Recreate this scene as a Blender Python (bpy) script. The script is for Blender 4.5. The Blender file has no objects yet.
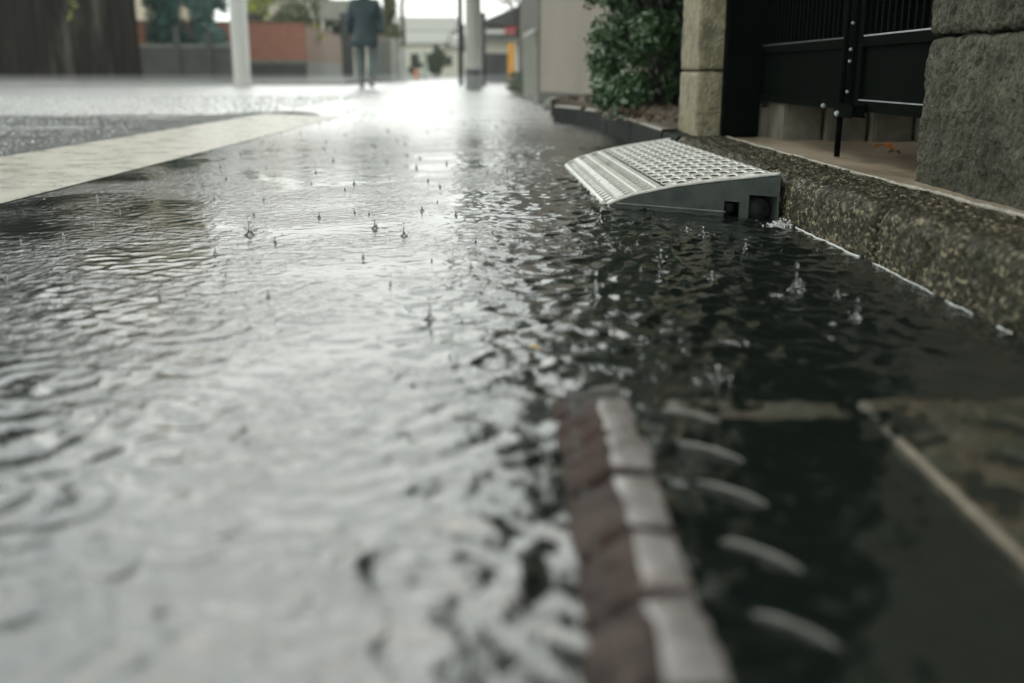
import bpy, bmesh, math, random
import numpy as np
from mathutils import Vector, noise
R = math.radians
random.seed(7); rng = np.random.default_rng(7)
scene = bpy.context.scene
COL = scene.collection

# ------------------------------------------------------------------ camera model (survey helper)
CAM_H = .27; F = 1000.0
PITCH = math.atan((341.5-73)/F); SP, CP = math.sin(PITCH), math.cos(PITCH)
def ground(px, py, z=0.0):
    u = (px-512)/F; v = (py-341.5)/F
    t = (CAM_H-z)/(SP+v*CP)
    return t*u, t*(CP-v*SP)
def W(px, py, Y):
    u = (px-512)/F; v = (py-341.5)/F
    t = Y/(CP-v*SP)
    return t*u, CAM_H+t*(-SP-v*CP)

# ------------------------------------------------------------------ node materials
def mat(name, c1, c2=None, scale=8, rough=.6, rough2=None, bump=0, bscale=60, bdist=.004, spec=.5,
        detail=6, c3=None, s3=2, t3=(.45, .62), metal=0, stretch=(1, 1, 1), coat=0):
    m = bpy.data.materials.new(name); m.use_nodes = True
    nt = m.node_tree; N = nt.nodes; L = nt.links
    b = N['Principled BSDF']
    c2 = c2 or c1
    tc = N.new('ShaderNodeTexCoord'); mp = N.new('ShaderNodeMapping'); mp.inputs['Scale'].default_value = stretch
    L.new(tc.outputs['Object'], mp.inputs['Vector'])
    no = N.new('ShaderNodeTexNoise'); no.inputs['Scale'].default_value = scale; no.inputs['Detail'].default_value = detail
    no.inputs['Roughness'].default_value = .65
    L.new(mp.outputs[0], no.inputs['Vector'])
    cr = N.new('ShaderNodeValToRGB'); cr.color_ramp.elements[0].position = .35; cr.color_ramp.elements[1].position = .65
    cr.color_ramp.elements[0].color = (*c1, 1); cr.color_ramp.elements[1].color = (*c2, 1)
    L.new(no.outputs['Fac'], cr.inputs['Fac'])
    col = cr.outputs['Color']
    if c3:
        n3 = N.new('ShaderNodeTexNoise'); n3.inputs['Scale'].default_value = s3; n3.inputs['Detail'].default_value = 8
        n3.inputs['Roughness'].default_value = .7
        L.new(mp.outputs[0], n3.inputs['Vector'])
        r3 = N.new('ShaderNodeMapRange'); r3.inputs['From Min'].default_value = t3[0]; r3.inputs['From Max'].default_value = t3[1]
        L.new(n3.outputs['Fac'], r3.inputs['Value'])
        mx = N.new('ShaderNodeMix'); mx.data_type = 'RGBA'
        L.new(r3.outputs[0], mx.inputs[0]); L.new(col, mx.inputs[6]); mx.inputs[7].default_value = (*c3, 1)
        col = mx.outputs[2]
    L.new(col, b.inputs['Base Color'])
    b.inputs['Roughness'].default_value = rough
    if rough2 is not None:
        rr = N.new('ShaderNodeMapRange'); rr.inputs['From Min'].default_value = .35; rr.inputs['From Max'].default_value = .65
        rr.inputs['To Min'].default_value = rough; rr.inputs['To Max'].default_value = rough2
        L.new(no.outputs['Fac'], rr.inputs['Value']); L.new(rr.outputs[0], b.inputs['Roughness'])
    b.inputs['Specular IOR Level'].default_value = spec
    b.inputs['Metallic'].default_value = metal
    b.inputs['Coat Weight'].default_value = coat; b.inputs['Coat Roughness'].default_value = .12
    if bump:
        nb = N.new('ShaderNodeTexNoise'); nb.inputs['Scale'].default_value = bscale; nb.inputs['Detail'].default_value = 5
        L.new(tc.outputs['Object'], nb.inputs['Vector'])
        bp = N.new('ShaderNodeBump'); bp.inputs['Strength'].default_value = bump; bp.inputs['Distance'].default_value = bdist
        L.new(nb.outputs['Fac'], bp.inputs['Height']); L.new(bp.outputs[0], b.inputs['Normal'])
    return m

# ------------------------------------------------------------------ mesh helpers
class MB:
    def __init__(s): s.v = []; s.f = []
    def add(s, vs, fs):
        o = len(s.v); s.v += [tuple(p) for p in vs]; s.f += [tuple(i+o for i in f) for f in fs]; return s
    def box(s, x0, x1, y0, y1, z0, z1, c=0):
        if c <= 0:
            vs = [(x, y, z) for x in (x0, x1) for y in (y0, y1) for z in (z0, z1)]
            return s.add(vs, [(0,1,3,2),(4,6,7,5),(0,4,5,1),(2,3,7,6),(0,2,6,4),(1,5,7,3)])
        bm = bmesh.new(); bmesh.ops.create_cube(bm, size=1)
        for v in bm.verts: v.co = Vector((x0+(v.co.x+.5)*(x1-x0), y0+(v.co.y+.5)*(y1-y0), z0+(v.co.z+.5)*(z1-z0)))
        bmesh.ops.bevel(bm, geom=bm.edges[:], offset=c, segments=2, affect='EDGES')
        return s.bm(bm)
    def bm(s, bm):
        bm.verts.index_update(); s.add([v.co[:] for v in bm.verts], [[v.index for v in f.verts] for f in bm.faces]); bm.free(); return s
    def tube(s, pts, rad, n=8, cap=True):
        pts = [Vector(p) for p in pts]; rad = rad if hasattr(rad, '__len__') else [rad]*len(pts)
        vs = []; 
        for i, p in enumerate(pts):
            d = (pts[min(i+1, len(pts)-1)]-pts[max(i-1, 0)]).normalized()
            a = d.cross(Vector((0, 0, 1)) if abs(d.z) < .9 else Vector((1, 0, 0))).normalized(); b = d.cross(a)
            for k in range(n):
                t = 2*math.pi*k/n; vs.append(p+(a*math.cos(t)+b*math.sin(t))*rad[i])
        fs = [(i*n+k, i*n+(k+1) % n, (i+1)*n+(k+1) % n, (i+1)*n+k) for i in range(len(pts)-1) for k in range(n)]
        if cap: fs += [tuple(range(n))[::-1], tuple((len(pts)-1)*n+k for k in range(n))]
        return s.add(vs, fs)
    def lathe(s, prof, c=(0, 0, 0), n=16):
        vs = [(c[0]+r*math.cos(2*math.pi*k/n), c[1]+r*math.sin(2*math.pi*k/n), c[2]+z) for r, z in prof for k in range(n)]
        fs = [(i*n+k, i*n+(k+1) % n, (i+1)*n+(k+1) % n, (i+1)*n+k) for i in range(len(prof)-1) for k in range(n)]
        return s.add(vs, fs)
    def build(s, name, m, parent=None, smooth=False, loc=None):
        me = bpy.data.meshes.new(name); me.from_pydata(s.v, [], s.f); me.update()
        if smooth: me.shade_smooth()
        me.materials.append(m)
        o = bpy.data.objects.new(name, me); COL.objects.link(o)
        if parent: o.parent = parent
        if loc: o.location = loc
        return o
def tag(o, label=None, cat=None, group=None, kind=None):
    for k, v in (('label', label), ('category', cat), ('group', group), ('kind', kind)):
        if v: o[k] = v
    return o
def empty(name, loc=(0, 0, 0), rz=0, **k):
    o = bpy.data.objects.new(name, None); COL.objects.link(o); o.location = loc; o.rotation_euler.z = rz
    o.empty_display_size = .1
    return tag(o, **k)
def np_mesh(name, V, Fq, m, parent=None, smooth=True):
    me = bpy.data.meshes.new(name); V = np.asarray(V, np.float32); Fq = np.asarray(Fq, np.int32)
    n = Fq.shape[1]
    me.vertices.add(len(V)); me.vertices.foreach_set('co', V.ravel())
    me.loops.add(Fq.size); me.loops.foreach_set('vertex_index', Fq.ravel())
    me.polygons.add(len(Fq)); me.polygons.foreach_set('loop_start', np.arange(0, Fq.size, n, dtype=np.int32))
    me.update(calc_edges=True); me.validate()
    if smooth: me.shade_smooth()
    me.materials.append(m)
    o = bpy.data.objects.new(name, me); COL.objects.link(o)
    if parent: o.parent = parent
    return o
def grid_faces(nr, nc):
    i = np.arange(nr-1)[:, None]*nc+np.arange(nc-1)[None, :]
    return np.stack([i, i+1, i+nc+1, i+nc], -1).reshape(-1, 4)
def fbm(p, amp, sc, oct=4):
    return noise.fractal(Vector(p)*sc, .9, 2.1, oct)*amp
def rough_block(mb, x0, x1, y0, y1, z0, z1, step, amp, cham, seed=0):
    bm = bmesh.new()
    dims = (x1-x0, y1-y0, z1-z0); lo = (x0, y0, z0)
    cuts = [max(1, int(d/step)) for d in dims]; cache = {}
    def vert(i, j, k):
        key = (i, j, k)
        if key in cache: return cache[key]
        t = (i/cuts[0], j/cuts[1], k/cuts[2])
        p = Vector([lo[a]+t[a]*dims[a] for a in range(3)])
        q = Vector([min(max(p[a], lo[a]+cham), lo[a]+dims[a]-cham) for a in range(3)])
        d = p-q
        if d.length > cham: d = d*(cham/d.length)
        nrm = d.normalized() if d.length > 1e-6 else Vector((0, 0, 0))
        p = q+d
        w = p+Vector((seed*3.1, 0, 0))
        h = fbm(w, amp*.55, 22)+fbm(w, amp*.35, 70, 3)
        pit = noise.noise(w*95)
        if pit > .28: h -= (pit-.28)*amp*3
        p = p+nrm*h
        cache[key] = bm.verts.new(p); return cache[key]
    nx, ny, nz = cuts
    def q(a, b, c, d):
        try: bm.faces.new((vert(*a), vert(*b), vert(*c), vert(*d)))
        except ValueError: pass
    for i in range(nx):
        for j in range(ny):
            q((i,j,nz),(i+1,j,nz),(i+1,j+1,nz),(i,j+1,nz)); q((i,j+1,0),(i+1,j+1,0),(i+1,j,0),(i,j,0))
    for i in range(nx):
        for k in range(nz):
            q((i,0,k),(i+1,0,k),(i+1,0,k+1),(i,0,k+1)); q((i,ny,k+1),(i+1,ny,k+1),(i+1,ny,k),(i,ny,k))
    for j in range(ny):
        for k in range(nz):
            q((0,j,k+1),(0,j+1,k+1),(0,j+1,k),(0,j,k)); q((nx,j,k),(nx,j+1,k),(nx,j+1,k+1),(nx,j,k+1))
    return mb.bm(bm)

# ------------------------------------------------------------------ materials
M = {}
M['ground'] = mat('ground_mat', (.10,.10,.09), (.15,.14,.12), 3, .7)
M['asphalt_deep'] = mat('asphalt_under_water', (.028,.03,.027), (.055,.055,.048), 60, .5, bump=.6, bscale=180, c3=(.07,.062,.045), s3=4)
M['paint'] = mat('road_paint', (.44,.415,.32), (.60,.57,.46), 9, .22, rough2=.4, bump=.25, bscale=160, bdist=.002, c3=(.42,.40,.33), s3=7, t3=(.56,.72))
M['kerb_near'] = mat('mossy_concrete', (.045,.043,.033), (.26,.24,.185), 150, .3, rough2=.6, bump=1, bscale=170, bdist=.012, c3=(.025,.028,.016), s3=14, t3=(.40,.60), spec=.6)
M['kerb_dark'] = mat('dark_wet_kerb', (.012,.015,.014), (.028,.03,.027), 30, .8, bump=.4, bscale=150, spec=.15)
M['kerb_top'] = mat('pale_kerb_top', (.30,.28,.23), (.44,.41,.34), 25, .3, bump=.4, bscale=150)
def grain_mat(name, dark, mid, light, gscale, moss, bump=.8, rough=.45, dist=.0035, light_at=.62, s3=12):
    m = bpy.data.materials.new(name); m.use_nodes = True; N = m.node_tree.nodes; L = m.node_tree.links; b = N['Principled BSDF']
    tc = N.new('ShaderNodeTexCoord'); wp = N.new('ShaderNodeTexNoise'); wp.inputs['Scale'].default_value = gscale*.8
    va = N.new('ShaderNodeVectorMath'); va.operation = 'MULTIPLY_ADD'; va.inputs[1].default_value = (.35/gscale,)*3
    L.new(tc.outputs['Object'], wp.inputs['Vector']); L.new(wp.outputs['Color'], va.inputs[0]); L.new(tc.outputs['Object'], va.inputs[2])
    vo = N.new('ShaderNodeTexVoronoi'); vo.inputs['Scale'].default_value = gscale; L.new(va.outputs[0], vo.inputs['Vector'])
    sp = N.new('ShaderNodeSeparateColor'); L.new(vo.outputs['Color'], sp.inputs[0])
    cr = N.new('ShaderNodeValToRGB'); e = cr.color_ramp.elements; e[0].color = (*dark, 1); e[1].color = (*light, 1); e[1].position = .97
    x = e.new(light_at); x.color = (*mid, 1)
    L.new(sp.outputs[0], cr.inputs[0])
    n3 = N.new('ShaderNodeTexNoise'); n3.inputs['Scale'].default_value = s3; n3.inputs['Detail'].default_value = 9; n3.inputs['Roughness'].default_value = .8
    L.new(tc.outputs['Object'], n3.inputs['Vector'])
    r3 = N.new('ShaderNodeMapRange'); r3.inputs['From Min'].default_value = .42; r3.inputs['From Max'].default_value = .60; L.new(n3.outputs[0], r3.inputs['Value'])
    mx = N.new('ShaderNodeMix'); mx.data_type = 'RGBA'; L.new(r3.outputs[0], mx.inputs[0]); L.new(cr.outputs[0], mx.inputs[6])
    m2 = N.new('ShaderNodeMix'); m2.data_type = 'RGBA'; m2.inputs[0].default_value = .25; m2.inputs[6].default_value = (*moss, 1); L.new(cr.outputs[0], m2.inputs[7]); L.new(m2.outputs[2], mx.inputs[7])
    L.new(mx.outputs[2], b.inputs['Base Color'])
    rr = N.new('ShaderNodeMapRange'); rr.inputs['To Min'].default_value = rough*.6; rr.inputs['To Max'].default_value = rough*1.5; L.new(sp.outputs[1], rr.inputs['Value']); L.new(rr.outputs[0], b.inputs['Roughness'])
    b.inputs['Specular IOR Level'].default_value = .3
    nf = N.new('ShaderNodeTexNoise'); nf.inputs['Scale'].default_value = gscale*1.4; nf.inputs['Detail'].default_value = 4; L.new(tc.outputs['Object'], nf.inputs['Vector'])
    ad = N.new('ShaderNodeMath'); ad.operation = 'SUBTRACT'; L.new(nf.outputs[0], ad.inputs[0]); L.new(vo.outputs['Distance'], ad.inputs[1])
    bp = N.new('ShaderNodeBump'); bp.inputs['Strength'].default_value = bump; bp.inputs['Distance'].default_value = dist; L.new(ad.outputs[0], bp.inputs['Height']); L.new(bp.outputs[0], b.inputs['Normal'])
    return m
M['kerb_near'] = grain_mat('mossy_aggregate', (.016,.015,.006), (.055,.048,.024), (.36,.31,.20), 190, (.014,.015,.005), light_at=.72, rough=.6, bump=.75, dist=.003)
M['stone'] = grain_mat('pitted_tuff', (.022,.019,.008), (.098,.080,.036), (.27,.23,.12), 120, (.030,.032,.013), light_at=.5, rough=.6, dist=.004, bump=.6, s3=8)
M['grout'] = mat('pale_grout', (.22,.20,.15), (.42,.39,.31), 60, .4, bump=.5, bscale=200)
M['stone'] = mat('tuff_stone', (.035,.036,.024), (.17,.16,.11), 110, .7, bump=1, bscale=130, bdist=.014, c3=(.03,.036,.022), s3=7, t3=(.42,.66), spec=.3)
M['stone_pale'] = mat('pale_tuff_stone', (.20,.18,.11), (.38,.34,.22), 40, .7, bump=1, bscale=110, bdist=.01, c3=(.10,.10,.06), s3=7, t3=(.5,.68))
M['apron'] = mat('wet_brown_apron', (.26,.20,.135), (.42,.34,.245), 8, .28, rough2=.45, bump=.4, bscale=26, bdist=.006, c3=(.46,.39,.29), s3=14, t3=(.55,.7), stretch=(1,.35,1))
M['soil'] = mat('soil_mat', (.045,.035,.022), (.13,.095,.06), 40, .8, bump=1, bscale=70, bdist=.02)
M['iron'] = mat('black_painted_iron', (.002,.0038,.0026), (.003,.005,.0036), 20, .8, spec=.02)
M['steel'] = mat('pale_steel_edge', (.25,.27,.27), (.4,.42,.42), 30, .35)
M['dull_edge'] = mat('dull_rail_strip', (.05,.06,.058), None, 30, .5)
M['dark_inside'] = mat('near_black_wall', (.005,.009,.008), (.010,.015,.013), 6, .8, spec=.1)  # near-black colour helps the space behind the gate read as unlit
M['step'] = mat('grey_step_stone', (.09,.083,.062), (.19,.175,.135), 14, .6, bump=.5, bscale=90)
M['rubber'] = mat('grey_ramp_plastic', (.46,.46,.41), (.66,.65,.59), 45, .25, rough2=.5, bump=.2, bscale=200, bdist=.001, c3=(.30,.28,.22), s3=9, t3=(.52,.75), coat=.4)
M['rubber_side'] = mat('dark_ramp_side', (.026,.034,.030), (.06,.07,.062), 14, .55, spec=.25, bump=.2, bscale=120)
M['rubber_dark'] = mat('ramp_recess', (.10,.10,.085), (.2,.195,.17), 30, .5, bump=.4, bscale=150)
M['hole'] = mat('ramp_cavity_shade', (.006,.007,.007), None, 10, .8)  # black stands for the shade inside the ramp's holes and openings
M['rust'] = mat('rusty_iron', (.016,.010,.008), (.105,.082,.072), 36, .5, rough2=.8, bump=1, bscale=60, bdist=.012, c3=(.055,.026,.019), s3=12, t3=(.5,.66), coat=0, spec=.12)
M['rim'] = mat('worn_rim_sky_sheen', (.20,.18,.165), (.38,.35,.33), 40, .25, rough2=.5, bump=.5, bscale=110, bdist=.002, c3=(.15,.11,.09), s3=26, t3=(.5,.66), coat=.5)  # worn rim top, coloured pale for the sky it reflects when wet
M['grate'] = mat('dark_iron_plate', (.018,.017,.014), (.035,.03,.024), 25, .35, bump=.5, bscale=80)
M['ribs'] = mat('rib_sky_glint', (.11,.105,.09), (.2,.19,.17), 40, .3, metal=.0, coat=.3)  # pale colour paints in the sky highlights along the ribs
M['frame'] = mat('silty_concrete_frame', (.035,.028,.016), (.085,.068,.038), 30, .5, bump=.8, bscale=90, bdist=.005, c3=(.03,.035,.02), s3=14)
M['leaf'] = mat('glossy_leaf', (.035,.085,.03), (.10,.175,.07), 14, .3, spec=.8)
M['leaf_dark'] = mat('dark_leaf', (.012,.030,.018), (.03,.055,.03), 3, .5)
M['leaf_far'] = mat('far_leaf', (.045,.075,.035), (.09,.12,.055), 2, .6)
M['leaf_olive'] = mat('olive_leaf', (.12,.14,.07), (.2,.22,.11), 2, .6)
M['leaf_yellow'] = mat('yellow_green_leaf', (.30,.34,.05), (.42,.45,.10), 5, .5)
M['leaf_teal'] = mat('teal_needle', (.015,.075,.058), (.045,.14,.11), 3, .6)
M['leaf_blue'] = mat('blue_green_needle', (.05,.12,.10), (.11,.20,.17), 3, .5)
M['leaf_red'] = mat('red_brown_twig', (.10,.05,.04), (.16,.09,.07), 3, .7)
M['bark'] = mat('wet_bark', (.03,.026,.02), (.06,.05,.04), 14, .7, bump=.8, bscale=30, stretch=(1,1,.2))
M['orange_leaf'] = mat('orange_dead_leaf', (.70,.16,.03), (.85,.28,.06), 40, .3)
M['yellow_leaf'] = mat('yellow_dead_leaf', (.55,.36,.06), (.6,.42,.1), 40, .3)
M['brown_leaf'] = mat('brown_dead_leaf', (.07,.048,.03), (.15,.11,.065), 12, .5)
M['fence_dark'] = mat('dark_brown_board', (.010,.008,.006), (.022,.018,.014), 5, .8, spec=.1, stretch=(1,1,.15), t3=(.52,.7), c3=(.10,.09,.075))
M['wall_dark'] = mat('dark_grey_block', (.03,.033,.031), (.055,.058,.052), 3, .6, bump=.4, bscale=20)
M['cap'] = mat('grey_cap', (.13,.14,.115), (.18,.19,.16), 6, .5)
M['tan'] = mat('tan_render', (.60,.52,.38), (.66,.58,.44), 2, .8)
M['cream'] = mat('cream_render', (.78,.76,.64), (.84,.82,.7), 2, .8)
M['grey_roof'] = mat('grey_roof', (.30,.31,.27), (.38,.38,.33), 4, .6)
M['dark_roof'] = mat('dark_slate_roof', (.05,.052,.05), (.08,.08,.075), 4, .5)
M['pole_white'] = mat('white_painted_pole', (.50,.50,.46), (.58,.57,.52), 3, .4, stretch=(1,1,.2))
M['pole_dark'] = mat('dark_pole', (.025,.03,.028), (.045,.05,.045), 4, .5)
M['concrete'] = mat('pole_concrete', (.40,.40,.35), (.48,.47,.42), 5, .6, stretch=(1,1,.2))
M['concrete_dark'] = mat('wet_pole_base', (.15,.16,.15), (.22,.22,.2), 5, .5)
M['sign_green'] = mat('sign_green', (.02,.18,.14), None, 4, .4)
M['pavement'] = mat('wet_pavement', (.22,.22,.2), (.33,.33,.3), 2, .25, rough2=.5, bump=.3, bscale=20)
M['beige'] = mat('beige_panel', (.235,.205,.165), (.29,.255,.205), 1.6, .6, stretch=(1,1,.3), bump=.1, bscale=8)
M['beige_foot'] = mat('dark_footing', (.05,.05,.042), (.09,.088,.07), 12, .7, bump=.8, bscale=40)
M['rock'] = mat('pale_edging_rock', (.16,.16,.14), (.38,.37,.33), 12, .5, bump=.8, bscale=30)
M['slat'] = mat('grey_slat', (.12,.12,.10), (.17,.165,.14), 4, .6)
M['white_post'] = mat('white_post_paint', (.72,.72,.66), None, 4, .5)
M['orange'] = mat('orange_sheet', (.75,.33,.05), (.8,.42,.08), 4, .5)
M['red_sign'] = mat('red_sign', (.50,.12,.12), None, 4, .5)
M['window'] = mat('dark_window', (.03,.035,.035), (.05,.055,.055), 2, .1)
M['jacket'] = mat('dark_teal_jacket', (.008,.028,.032), (.014,.04,.045), 6, .45, bump=.5, bscale=14, bdist=.02)
M['trousers'] = mat('grey_trousers', (.10,.125,.115), (.15,.18,.165), 8, .7, bump=.4, bscale=14, bdist=.02)
M['skin'] = mat('skin_mat', (.42,.26,.19), None, 6, .5)
M['hair'] = mat('hair_mat', (.012,.012,.012), None, 6, .5)
M['shoe'] = mat('shoe_mat', (.02,.022,.022), None, 6, .5)
M['foam'] = mat('foam_white', (.62,.64,.60), (.8,.81,.77), 90, .3, bump=.6, bscale=300, bdist=.002)

def brick_mat(name, c1, c2, mortar, sc):
    m = bpy.data.materials.new(name); m.use_nodes = True; N = m.node_tree.nodes; L = m.node_tree.links
    b = N['Principled BSDF']; tc = N.new('ShaderNodeTexCoord'); mp = N.new('ShaderNodeMapping')
    mp.inputs['Rotation'].default_value = (R(90), 0, 0)
    br = N.new('ShaderNodeTexBrick'); br.inputs['Scale'].default_value = sc
    br.inputs['Color1'].default_value = (*c1, 1); br.inputs['Color2'].default_value = (*c2, 1); br.inputs['Mortar'].default_value = (*mortar, 1)
    L.new(tc.outputs['Object'], mp.inputs[0]); L.new(mp.outputs[0], br.inputs[0]); L.new(br.outputs[0], b.inputs['Base Color'])
    b.inputs['Roughness'].default_value = .6
    return m
M['brick'] = brick_mat('red_brown_brick', (.26,.085,.045), (.34,.13,.075), (.30,.17,.12), 4)
M['brick_dull'] = brick_mat('dull_brown_brick', (.17,.085,.05), (.23,.125,.08), (.24,.17,.12), 4)

def asphalt_wet():
    m = bpy.data.materials.new('wet_asphalt'); m.use_nodes = True; N = m.node_tree.nodes; L = m.node_tree.links
    b = N['Principled BSDF']; tc = N.new('ShaderNodeTexCoord')
    vo = N.new('ShaderNodeTexVoronoi'); vo.inputs['Scale'].default_value = 75
    L.new(tc.outputs['Object'], vo.inputs['Vector'])
    cr = N.new('ShaderNodeValToRGB'); cr.color_ramp.elements[0].color = (.07,.072,.066, 1); cr.color_ramp.elements[1].color = (.02,.023,.021, 1)
    cr.color_ramp.elements[1].position = .6
    L.new(vo.outputs['Distance'], cr.inputs[0]); L.new(cr.outputs[0], b.inputs['Base Color'])
    mp = N.new('ShaderNodeMapping'); mp.inputs['Scale'].default_value = (.35, 1.3, 1)
    L.new(tc.outputs['Object'], mp.inputs[0])
    no = N.new('ShaderNodeTexNoise'); no.inputs['Scale'].default_value = 1.5; no.inputs['Detail'].default_value = 5
    L.new(mp.outputs[0], no.inputs['Vector'])
    mr = N.new('ShaderNodeMapRange'); mr.inputs['From Min'].default_value = .42; mr.inputs['From Max'].default_value = .56
    mr.inputs['To Min'].default_value = 1; mr.inputs['To Max'].default_value = .12
    L.new(no.outputs['Fac'], mr.inputs['Value'])
    rr = N.new('ShaderNodeMapRange'); rr.inputs['To Min'].default_value = .75; rr.inputs['To Max'].default_value = .42
    L.new(mr.outputs[0], rr.inputs['Value']); L.new(rr.outputs[0], b.inputs['Roughness'])
    b.inputs['IOR'].default_value = 1.6
    bp = N.new('ShaderNodeBump'); bp.inputs['Distance'].default_value = .05
    ms = N.new('ShaderNodeMath'); ms.operation = 'MULTIPLY'; ms.inputs[1].default_value = .9
    L.new(mr.outputs[0], ms.inputs[0]); L.new(ms.outputs[0], bp.inputs['Strength'])
    ng = N.new('ShaderNodeTexNoise'); ng.inputs['Scale'].default_value = 34; ng.inputs['Detail'].default_value = 8; ng.inputs['Roughness'].default_value = .8; L.new(tc.outputs['Object'], ng.inputs['Vector'])
    inv = N.new('ShaderNodeMath'); inv.operation = 'SUBTRACT'; L.new(ng.outputs['Fac'], inv.inputs[0]); L.new(vo.outputs['Distance'], inv.inputs[1])
    L.new(inv.outputs[0], bp.inputs['Height']); L.new(bp.outputs[0], b.inputs['Normal'])
    return m
M['asphalt'] = asphalt_wet()

def water_mat():
    m = bpy.data.materials.new('rain_water'); m.use_nodes = True; N = m.node_tree.nodes; L = m.node_tree.links
    N.clear(); out = N.new('ShaderNodeOutputMaterial')
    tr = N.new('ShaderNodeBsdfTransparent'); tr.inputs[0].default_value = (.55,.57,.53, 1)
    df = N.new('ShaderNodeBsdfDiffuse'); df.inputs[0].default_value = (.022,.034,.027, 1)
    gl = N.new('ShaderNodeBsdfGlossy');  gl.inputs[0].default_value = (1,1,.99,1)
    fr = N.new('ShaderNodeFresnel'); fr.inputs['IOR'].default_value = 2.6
    tc = N.new('ShaderNodeTexCoord')
    sp_ = N.new('ShaderNodeSeparateXYZ'); L.new(tc.outputs['Object'], sp_.inputs[0])
    rg = N.new('ShaderNodeMapRange'); rg.interpolation_type = 'SMOOTHSTEP'; rg.inputs['From Min'].default_value = 2.2; rg.inputs['From Max'].default_value = 7
    rg.inputs['To Min'].default_value = .04; rg.inputs['To Max'].default_value = .30; L.new(sp_.outputs['Y'], rg.inputs['Value']); L.new(rg.outputs[0], gl.inputs['Roughness'])
    mp = N.new('ShaderNodeMapping'); mp.inputs['Scale'].default_value = (1, .8, 1); L.new(tc.outputs['Object'], mp.inputs[0])
    n1 = N.new('ShaderNodeTexNoise'); n1.inputs['Scale'].default_value = 62; n1.inputs['Detail'].default_value = 4; n1.inputs['Distortion'].default_value = .6
    n2 = N.new('ShaderNodeTexNoise'); n2.inputs['Scale'].default_value = 9; n2.inputs['Detail'].default_value = 2
    L.new(mp.outputs[0], n1.inputs['Vector']); L.new(mp.outputs[0], n2.inputs['Vector'])
    b1 = N.new('ShaderNodeBump'); b1.inputs['Distance'].default_value = .004; b1.inputs['Strength'].default_value = .6
    b2 = N.new('ShaderNodeBump'); b2.inputs['Distance'].default_value = .01; b2.inputs['Strength'].default_value = .16
    n4 = N.new('ShaderNodeTexNoise'); n4.inputs['Scale'].default_value = 2.6; n4.inputs['Detail'].default_value = 3; n4.inputs['Distortion'].default_value = 1.2; L.new(tc.outputs['Object'], n4.inputs['Vector'])
    m4 = N.new('ShaderNodeMapRange'); m4.inputs['From Min'].default_value = .38; m4.inputs['From Max'].default_value = .62; m4.inputs['To Min'].default_value = .10; m4.inputs['To Max'].default_value = .85
    L.new(n4.outputs['Fac'], m4.inputs['Value']); L.new(m4.outputs[0], b1.inputs['Strength'])
    L.new(n1.outputs[0], b1.inputs['Height']); L.new(n2.outputs[0], b2.inputs['Height']); L.new(b2.outputs[0], b1.inputs['Normal'])
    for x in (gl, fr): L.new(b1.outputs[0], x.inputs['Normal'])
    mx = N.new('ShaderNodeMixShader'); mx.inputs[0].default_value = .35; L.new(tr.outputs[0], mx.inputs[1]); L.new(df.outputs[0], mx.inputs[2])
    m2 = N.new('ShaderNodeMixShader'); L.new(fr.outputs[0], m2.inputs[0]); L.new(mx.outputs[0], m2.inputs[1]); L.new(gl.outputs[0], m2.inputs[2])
    L.new(m2.outputs[0], out.inputs['Surface'])
    return m
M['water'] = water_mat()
def drop_mat():
    m = bpy.data.materials.new('water_drop'); m.use_nodes = True; b = m.node_tree.nodes['Principled BSDF']
    b.inputs['Transmission Weight'].default_value = 1; b.inputs['IOR'].default_value = 1.33; b.inputs['Roughness'].default_value = .02
    b.inputs['Base Color'].default_value = (.85,.88,.85,1)
    return m
M['drop'] = drop_mat()

# ------------------------------------------------------------------ setting: ground, road, line, water
def sheet(name, pts, z, m, kind='structure'):
    o = MB().add([(x, y, z) for x, y in pts], [tuple(range(len(pts)))]).build(name, m); return tag(o, kind=kind)
sheet('ground', [(-400,-60),(400,-60),(400,500),(-400,500)], -.12, M['ground'])

def smooth(a, b, x):
    t = np.clip((x-a)/(b-a), 0, 1); return t*t*(3-2*t)
def road_z(x, y):
    x = np.asarray(x); y = np.asarray(y)
    z = np.interp(x, [-40,-1.62,-1.09,-.93,-.6,1.1], [.012,.010,-.005,-.02,-.034,-.034])
    X, Y = np.broadcast_arrays(x, y)
    n_ = np.array([noise.fractal(Vector((a*.5, b*1.5, 0)), 1, 2, 4) for a, b in zip(X.ravel(), Y.ravel())]).reshape(X.shape)
    left = np.clip((-1.62-X)/.5, 0, 1)
    far = smooth(6.6, 9.5, Y+left*n_*3)
    out = z*(1-far)+(-.03)*far
    return out+left*smooth(2.9, 4.6, Y)*(1-smooth(16, 22, Y))*(n_*.028-.006)
xs = np.concatenate([np.linspace(-40,-10.2,40), np.linspace(-10,-1.7,100), np.linspace(-1.62,1.1,40)])
ys = np.concatenate([np.linspace(-4,2.9,20), np.linspace(3,12.8,160), np.linspace(13,60,60)])
XX, YY = np.meshgrid(xs, ys)
road = np_mesh('road', np.stack([XX, YY, road_z(XX, YY)], -1).reshape(-1, 3), grid_faces(len(ys), len(xs)), M['asphalt'])
tag(road, kind='structure')
# flooded lane bed: darker, silty road surface under the water, lying on the road sheet
xs = np.linspace(-1.085, 1.09, 30); XX, YY = np.meshgrid(xs, ys)
bed = np_mesh('road_bed', np.stack([XX, YY, road_z(XX, YY)+.004], -1).reshape(-1, 3), grid_faces(len(ys), len(xs)), M['asphalt_deep'])
tag(bed, kind='structure')
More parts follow.
